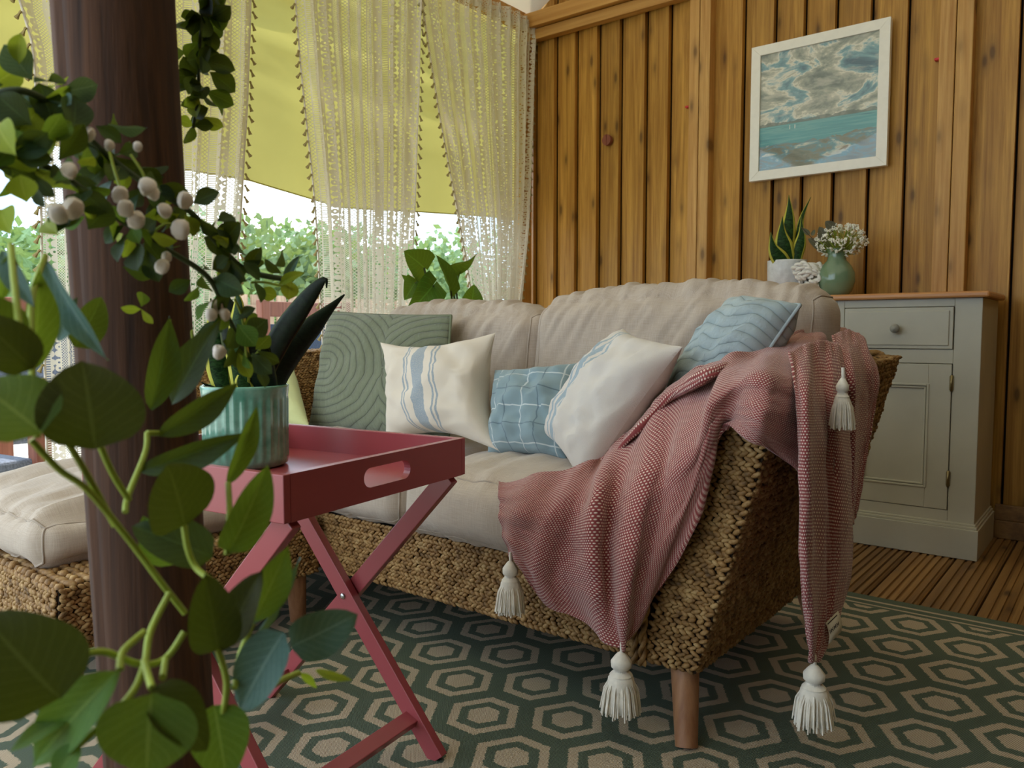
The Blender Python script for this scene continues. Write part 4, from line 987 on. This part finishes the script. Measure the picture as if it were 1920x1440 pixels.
g3 = garland('trailing_sprig', 'dark leafy sprig hanging down the inner side of the post top')
path3 = spline([at(x, y, D=d) for x, y, d in [(395, -120, .84), (385, -40, .86), (380, 30, .87), (372, 110, .88), (372, 170, .88), (362, 240, .88)]], 50)
MB().tube(path3, .002, 6).build('stem', M['stem_dark'], g3)
sprig_leaves(g3, path3[:40], 70, .04, .026, ['leaf_small', 'leaf_small', 'leaf_small', 'leaf_green'], 'spoon', random.Random(5))
sprig_leaves(g3, path3[36:], 14, .02, .02, ['leaf_small', 'leaf_lime'], 'spoon', random.Random(6))

# ================================================================== CABINET
cab = thing('painted_cabinet', 'grey-green painted cupboard with a wooden top against the boarded wall', 'cabinet', (0, 0, 0))
cx0, cx1, cy0, cy1, cz = -1.345, -.413, 3.14, 3.53, .918
m = MB().box((cx0, cy0+.018, .10), (cx1, cy1, cz))
# face frame: stiles and rails stand proud of the openings
xs = [(-1.345, -1.263), (-.893, -.867), (-.497, -.413)]
for a, b in xs: m.box((a, cy0, .10), (b, cy0+.02, cz))
for a, b in ((.10, .165), (.687, .737), (.889, cz)):
    for (_, xa), (xb, _) in zip(xs[:-1], xs[1:]): m.box((xa, cy0, a), (xb, cy0+.02, b))
m.build('body', M['cabinet'], cab, bevel=.002)
MB().box((cx0-.02, cy0-.022, cz), (cx1+.022, cy1, .940)).build('top', M['topwood'], cab, bevel=.007)
pl = MB().box((cx0-.012, cy0-.018, .001), (cx1+.015, cy1, .108)).box((cx0-.008, cy0-.012, .108), (cx1+.010, cy1, .118)).box((cx0-.004, cy0-.006, .118), (cx1+.005, cy1, .126))
pl.build('plinth', M['cabinet'], cab, bevel=.002)
for a, b in ((-.866, -.498), (-1.262, -.894)):
    dr = MB().box((a+.002, cy0-.006, .739), (b-.002, cy0+.014, .887)).build('drawer', M['cabinet'], cab, bevel=.002)
    MB().box((a+.014, cy0-.0105, .751), (b-.014, cy0-.005, .875)).build('raised_panel', M['cabinet'], dr, bevel=.004)
    k = MB().lathe([(0, .036), (.011, .034), (.0165, .027), (.0165, .021), (.010, .014), (.0075, .006), (.010, 0)], 24).build('knob', M['knob'], dr)
    k.matrix_local = Matrix.Translation(((a+b)/2, cy0-.010, .812)) @ Matrix.Rotation(R(90), 4, 'X')
    d = MB()
    z0, z1 = .167, .685; st = .075
    d.box((a+.002, cy0+.004, z0), (b-.002, cy0+.016, z1)).box((a+.002, cy0-.002, z0), (a+st, cy0+.006, z1)).box((b-st, cy0-.002, z0), (b-.002, cy0+.006, z1)).box((a+st, cy0-.002, z0), (b-st, cy0+.006, z0+st)).box((a+st, cy0-.002, z1-st), (b-st, cy0+.006, z1))
    do = d.build('door', M['cabinet'], cab, bevel=.0015)
    mo = MB()
    for off, h, wd in ((0, .007, .008), (.010, .004, .007)):
        x0, x1, y_, q0, q1 = a+st-.004+off, b-st+.004-off, cy0-.002-h+.004, z0+st-.004+off, z1-st+.004-off
        mo.box((x0, y_, q0), (x0+wd, cy0+.006, q1)).box((x1-wd, y_, q0), (x1, cy0+.006, q1)).box((x0+wd, y_, q0), (x1-wd, cy0+.006, q0+wd)).box((x0+wd, y_, q1-wd), (x1-wd, cy0+.006, q1))
    mo.build('panel_moulding', M['cabinet'], do, bevel=.002)
    hx = b-.001 if a > -.88 else a+.001
    for hz in (.59, .25): MB().lathe([(0, 0), (.0042, 0), (.0042, .058), (0, .058)], 10, (hx, cy0-.004, hz)).box((hx-.007, cy0-.003, hz+.004), (hx+.007, cy0-.001, hz+.054)).build('hinge', M['brass'], do)

# things on the cabinet
cpz = .941
p0 = Vector((-1.165, 3.36, cpz)); sp_ = thing('potted_snake_plant', 'small variegated snake plant in a white marbled pot on the cabinet', 'plant', p0)
MB().lathe([(0, .001), (.070, .001), (.078, .008), (.080, .15), (.080, .158), (.075, .158), (.074, .14), (0, .135)], 14).build('pot', M['marble'], sp_)
D1 = (p0-_C).dot(_fw)
for pl_, wd in (([(1478, 500, D1), (1477, 450, D1+.02), (1480, 400, D1+.03), (1479, 366, D1+.03)], 26), ([(1482, 505, D1-.02), (1472, 470, D1-.02), (1466, 440, D1-.02), (1467, 406, D1-.02)], 32), ([(1482, 508, D1-.04), (1466, 490, D1-.05), (1450, 465, D1-.06), (1445, 435, D1-.07)], 30), ([(1488, 505, D1), (1494, 465, D1+.02), (1503, 410, D1+.03), (1520, 370, D1+.04)], 15), ([(1489, 505, D1-.03), (1497, 470, D1-.03), (1503, 440, D1-.03), (1502, 405, D1-.02)], 22)):
    sword(sp_, p0, 'snake', pl_, wd, D1)
v0 = Vector((-.955, 3.33, cpz)); va = thing('flower_vase', 'sage green glazed vase on the cabinet holding white blossom', 'vase', v0)
MB().lathe([(0, .001), (.045, .001), (.060, .02), (.072, .06), (.070, .095), (.055, .125), (.038, .145), (.034, .16), (.036, .18), (.042, .192), (.038, .192), (.030, .165), (0, .12)], 36).build('body', M['vase'], va)
fb = thing('white_blossom_bunch', 'round bunch of tiny white blossom with grey eucalyptus in the sage vase', 'flowers', v0)
bc = at(1577, 452, D=(v0-_C).dot(_fw)-.02) - v0; rn2 = random.Random(3); bl = MB(); gl = MB()
for k in range(320):
    d = Vector((rn2.gauss(0, 1), rn2.gauss(0, 1), rn2.gauss(0, 1))).normalized(); d.z = d.z*.8
    p = bc + Vector((d.x*.098, d.y*.085, d.z*.082))*rn2.uniform(.75, 1.05); r = rn2.uniform(.004, .0085)
    u = Vector((rn2.gauss(0, 1), rn2.gauss(0, 1), rn2.gauss(0, 1))).normalized(); v_ = u.orthogonal().normalized(); w_ = u.cross(v_)
    for s in range(5):
        a = s*1.2566; c_ = p + (v_*math.cos(a)+w_*math.sin(a))*r*.7; bl.add([c_+v_*r*.55, c_+w_*r*.55, c_-v_*r*.55, c_-w_*r*.55, c_+u*r*.5, c_-u*r*.4], [(0,1,4),(1,2,4),(2,3,4),(3,0,4),(1,0,5),(2,1,5),(3,2,5),(0,3,5)])
    gl.tube([Vector((0, 0, .17)), bc*.55 + Vector((0, 0, .06)) + (p-bc)*.3, p], .0009, 3, False)
tag(bl.build('blossom', M['blossom'], fb), None, kind='stuff'); tag(gl.build('stems', M['stem'], fb), None, kind='stuff')
DV = (v0-_C).dot(_fw)
for b, t, wd in (((1560, 470), (1536, 425), 26), ((1565, 430), (1548, 415), 18), ((1555, 468), (1516, 448), 20), ((1535, 455), (1532, 445), 12), ((1518, 440), (1505, 428), 9), ((1522, 442), (1528, 430), 7), ((1560, 470), (1525, 462), 12)):
    inst('leaf', LMESH('leaf_euca', 'round', curl=.1, fold=.1), fb, leaf_M(at(*b, D=DV)-v0, at(*t, D=DV)-v0, wd*DV/FPX, 0, _C-v0))
MB().tube(spline([Vector((0, 0, .17)), at(1545, 468, D=DV)-v0, at(1503, 426, D=DV)-v0], 12), .0016, 5).build('twig', M['bark'], fb)
kd = thing('knotted_cord', 'loose white knotted cord lying on the cabinet between pot and vase', 'cord', Vector((-1.05, 3.30, cpz-.0))); ck = MB()
for k in range(5):
    a0 = k*1.3; rope(ck, [Vector((.06*math.cos(a0+s*1.1)*(1-.1*k), .035*math.sin(a0+s*1.3), .100+.035*abs(math.sin(s*1.2+k))-.010*k)) + Vector((0, 0, 0)) for s in range(6)], .011)
for k in range(6): rope(ck, [Vector((.055*math.cos(k), .03*math.sin(k), .0)) * .8 + Vector((0, 0, .012+.014*k)), Vector((-.03, .03, .02+.014*k)), Vector((.05*math.cos(k+2), .035*math.sin(k+2), .012+.015*k)), Vector((.04, -.02, .02+.014*k))], .012)
ck.build('cord', M['cord'], kd)

# ================================================================== PICTURE, PEGS
a_ = at(1405, 341, Y=WY-.03); b_ = at(1671, 31, Y=WY-.03); px0, px1, pz0, pz1 = a_.x, b_.x, a_.z, b_.z; fw_ = .042; yb_, yf = WY-.004, WY-.034
pic = thing('framed_painting', 'white-framed seascape painting with grey clouds and turquoise sea on the boarded wall', 'picture', ((px0+px1)/2, WY, pz0))
pic.location = (0, 0, 0)
for q in (((px0, pz0), (px1, pz0), (px1-fw_, pz0+fw_), (px0+fw_, pz0+fw_)), ((px1, pz0), (px1, pz1), (px1-fw_, pz1-fw_), (px1-fw_, pz0+fw_)), ((px1, pz1), (px0, pz1), (px0+fw_, pz1-fw_), (px1-fw_, pz1-fw_)), ((px0, pz1), (px0, pz0), (px0+fw_, pz0+fw_), (px0+fw_, pz1-fw_))):
    MB().prism([(x, z) for x, z in q], yf, yb_).build('frame_rail', M['white_frame'], pic, bevel=.0012)
i0, i1, j0, j1 = px0+fw_-.002, px1-fw_+.002, pz0+fw_-.002, pz1-fw_+.002
MB().add([(i0, yf+.012, j0), (i1, yf+.012, j0), (i1, yf+.012, j1), (i0, yf+.012, j1)], [(0, 1, 2, 3)], [(0, 0), (1, 0), (1, 1), (0, 1)]).build('painting', M['paint'], pic, solid=.003)
MB().add([(i0, yf+.007, j0), (i1, yf+.007, j0), (i1, yf+.007, j1), (i0, yf+.007, j1)], [(0, 1, 2, 3)]).build('glass', M['glass'], pic)
dk = at(1139, 263, Y=WY-.012); dsc = thing('wooden_disc', 'small round reddish wooden disc fixed to the boarded wall', 'wall disc', dk)
for s in (-1, 1):
    MB().add([Vector((s*(.0012 + .024*math.cos(a)*1.0 if 1 else 0), y, .0275*math.sin(a))) for y in (-.012, .012) for a in [R(-90+180*k/14) for k in range(15)]],
             [tuple(range(15)), tuple(range(29, 14, -1))] + [(i, 15+i, 15+(i+1) % 15, (i+1) % 15) for i in range(15)]).build('half_disc', M['disc'], dsc)
for x, y, lb_ in ((1290, 201, 'small red peg on the wall beside the first double stud'), (1758, 112, 'small red peg on the wall to the side of the painting')):
    p = at(x, y, Y=WY-.01); o = thing('red_peg', lb_, 'peg', p, 'red wall pegs')
    MB().box((-.010, -.014, -.005), (.010, .012, .005)).build('head', M['red'], o, bevel=.003)
    MB().box((-.004, .008, -.003), (.004, .03, .003)).build('pin', M['steel'], o)

# ================================================================== OUTSIDE
gd = MB().box((-40, -25, -.14), (12, 40, -.10)).build('ground', M['patio']); tag(gd, 'pale paved ground outside the open side', kind='structure')
def tree(x, y, h, wd, n, seed, label, name='bushy_tree'):
    rn = random.Random(seed); th = thing(name, label, 'tree', (x, y, -.10), 'trees beyond the patio')
    MB().tube([Vector((0, 0, 0)), Vector((.05, .03, h*.35)), Vector((0, .06, h*.7))], [.09, .07, .03], 8).build('trunk', M['bark'], th)
    m = MB(); blobs = [(Vector((rn.uniform(-.5, .5)*wd, rn.uniform(-.5, .5)*wd, h*rn.uniform(.2, .62))), wd*rn.uniform(.22, .36)) for _ in range(16)]
    for k in range(n):
        c, r = blobs[rn.randrange(16)]; d = Vector((rn.gauss(0, 1), rn.gauss(0, 1), rn.gauss(0, 1))).normalized()
        p = c + d*r*rn.uniform(.6, 1.0)
        if p.z < .1: continue
        u = Vector((rn.gauss(0, 1), rn.gauss(0, 1), rn.gauss(0, 1))).normalized(); v = u.orthogonal().normalized(); s = rn.uniform(.05, .10)
        m.add([p-u*s, p+v*s*.55, p+u*s, p-v*s*.55], [(0, 1, 2, 3)], [(.5, 0), (1, .5), (.5, 1), (0, .5)])
    tag(m.build('crown', M['treeleaf'], th), None, kind='stuff')
for x, y, h, wd, n, s, lb_ in ((-9, 4.2, 2.95, 2.2, 5200, 1, 'haze-tinted green bushy tree seen between the post and the middle curtain'), (-9.5, 6.2, 3.15, 2.4, 5200, 2, 'rounded green tree behind the wooden garden chair'), (-10, 8.6, 3.3, 2.6, 4200, 3, 'green tree seen through the gap beside the middle curtain'), (-10.5, 11.4, 3.4, 2.8, 4200, 4, 'green tree showing through the lace by the boarded wall'), (-9, 1.8, 2.9, 2.4, 3600, 5, 'green tree hidden mostly by the garlands on the post'), (-9.5, -.6, 2.6, 2.6, 2600, 6, 'green tree at the far side beyond the footstool')):
    tree(x, y, h, wd, n, s, lb_)
# low slatted fence
fn = thing('slatted_fence', 'low fence of upright wooden slats behind the wooden garden chair', 'fence', (-6.0, 0, -.10)); sl = MB().box((-.012, -.045, .06), (.012, .045, 1.22)).mesh('slat', M['fencewood'])
for k in range(24): inst('slat', sl, fn, Matrix.Translation((0, 3.9+k*.13, 0)))
for z in (.3, 1.05): MB().box((.012, 3.8, z), (.04, 7.0, z+.08)).build('fence_rail', M['fencewood'], fn)
# wooden garden chairs
def gchair(loc, rz, label, panel):
    c = thing('garden_chair', label, 'chair', loc, 'wooden garden chairs on the patio', rz=rz); wd, dp = .62, .60
    for y in (-wd/2, wd/2):
        MB().box((-.03, y-.03, 0), (.03, y+.03, 1.09)).build('back_post', M['chairwood'], c, bevel=.006)
        MB().box((dp-.03, y-.03, 0), (dp+.03, y+.03, .62)).build('front_leg', M['chairwood'], c, bevel=.006)
        MB().box((-.02, y-.035, .62), (dp+.04, y+.035, .65)).build('armrest', M['chairwood'], c, bevel=.006)
    MB().box((-.015, -wd/2, .99), (.015, wd/2, 1.08)).build('top_rail', M['chairwood'], c, bevel=.004)
    MB().box((-.015, -wd/2, .45), (.015, wd/2, .50)).build('low_rail', M['chairwood'], c, bevel=.004)
    MB().box((-.012, -wd/2+.03, .52), (.012, wd/2-.03, .945)).build('back_panel', M[panel], c, bevel=.004)
    MB().box((-.01, -wd/2+.02, .38), (dp, wd/2-.02, .43)).build('seat', M[panel], c, bevel=.01)
gchair((-4.05, 3.08, -.10), 0, 'brown wooden garden chair with a dark blue back panel outside the curtains', 'bluecloth')
gchair((-3.75, .82, -.10), R(8), 'brown wooden garden chair with a grey wicker back beyond the footstool', 'wicker')
gchair((-4.6, 1.75, -.10), R(-6), 'brown wooden garden chair further out, mostly behind the post', 'wicker')
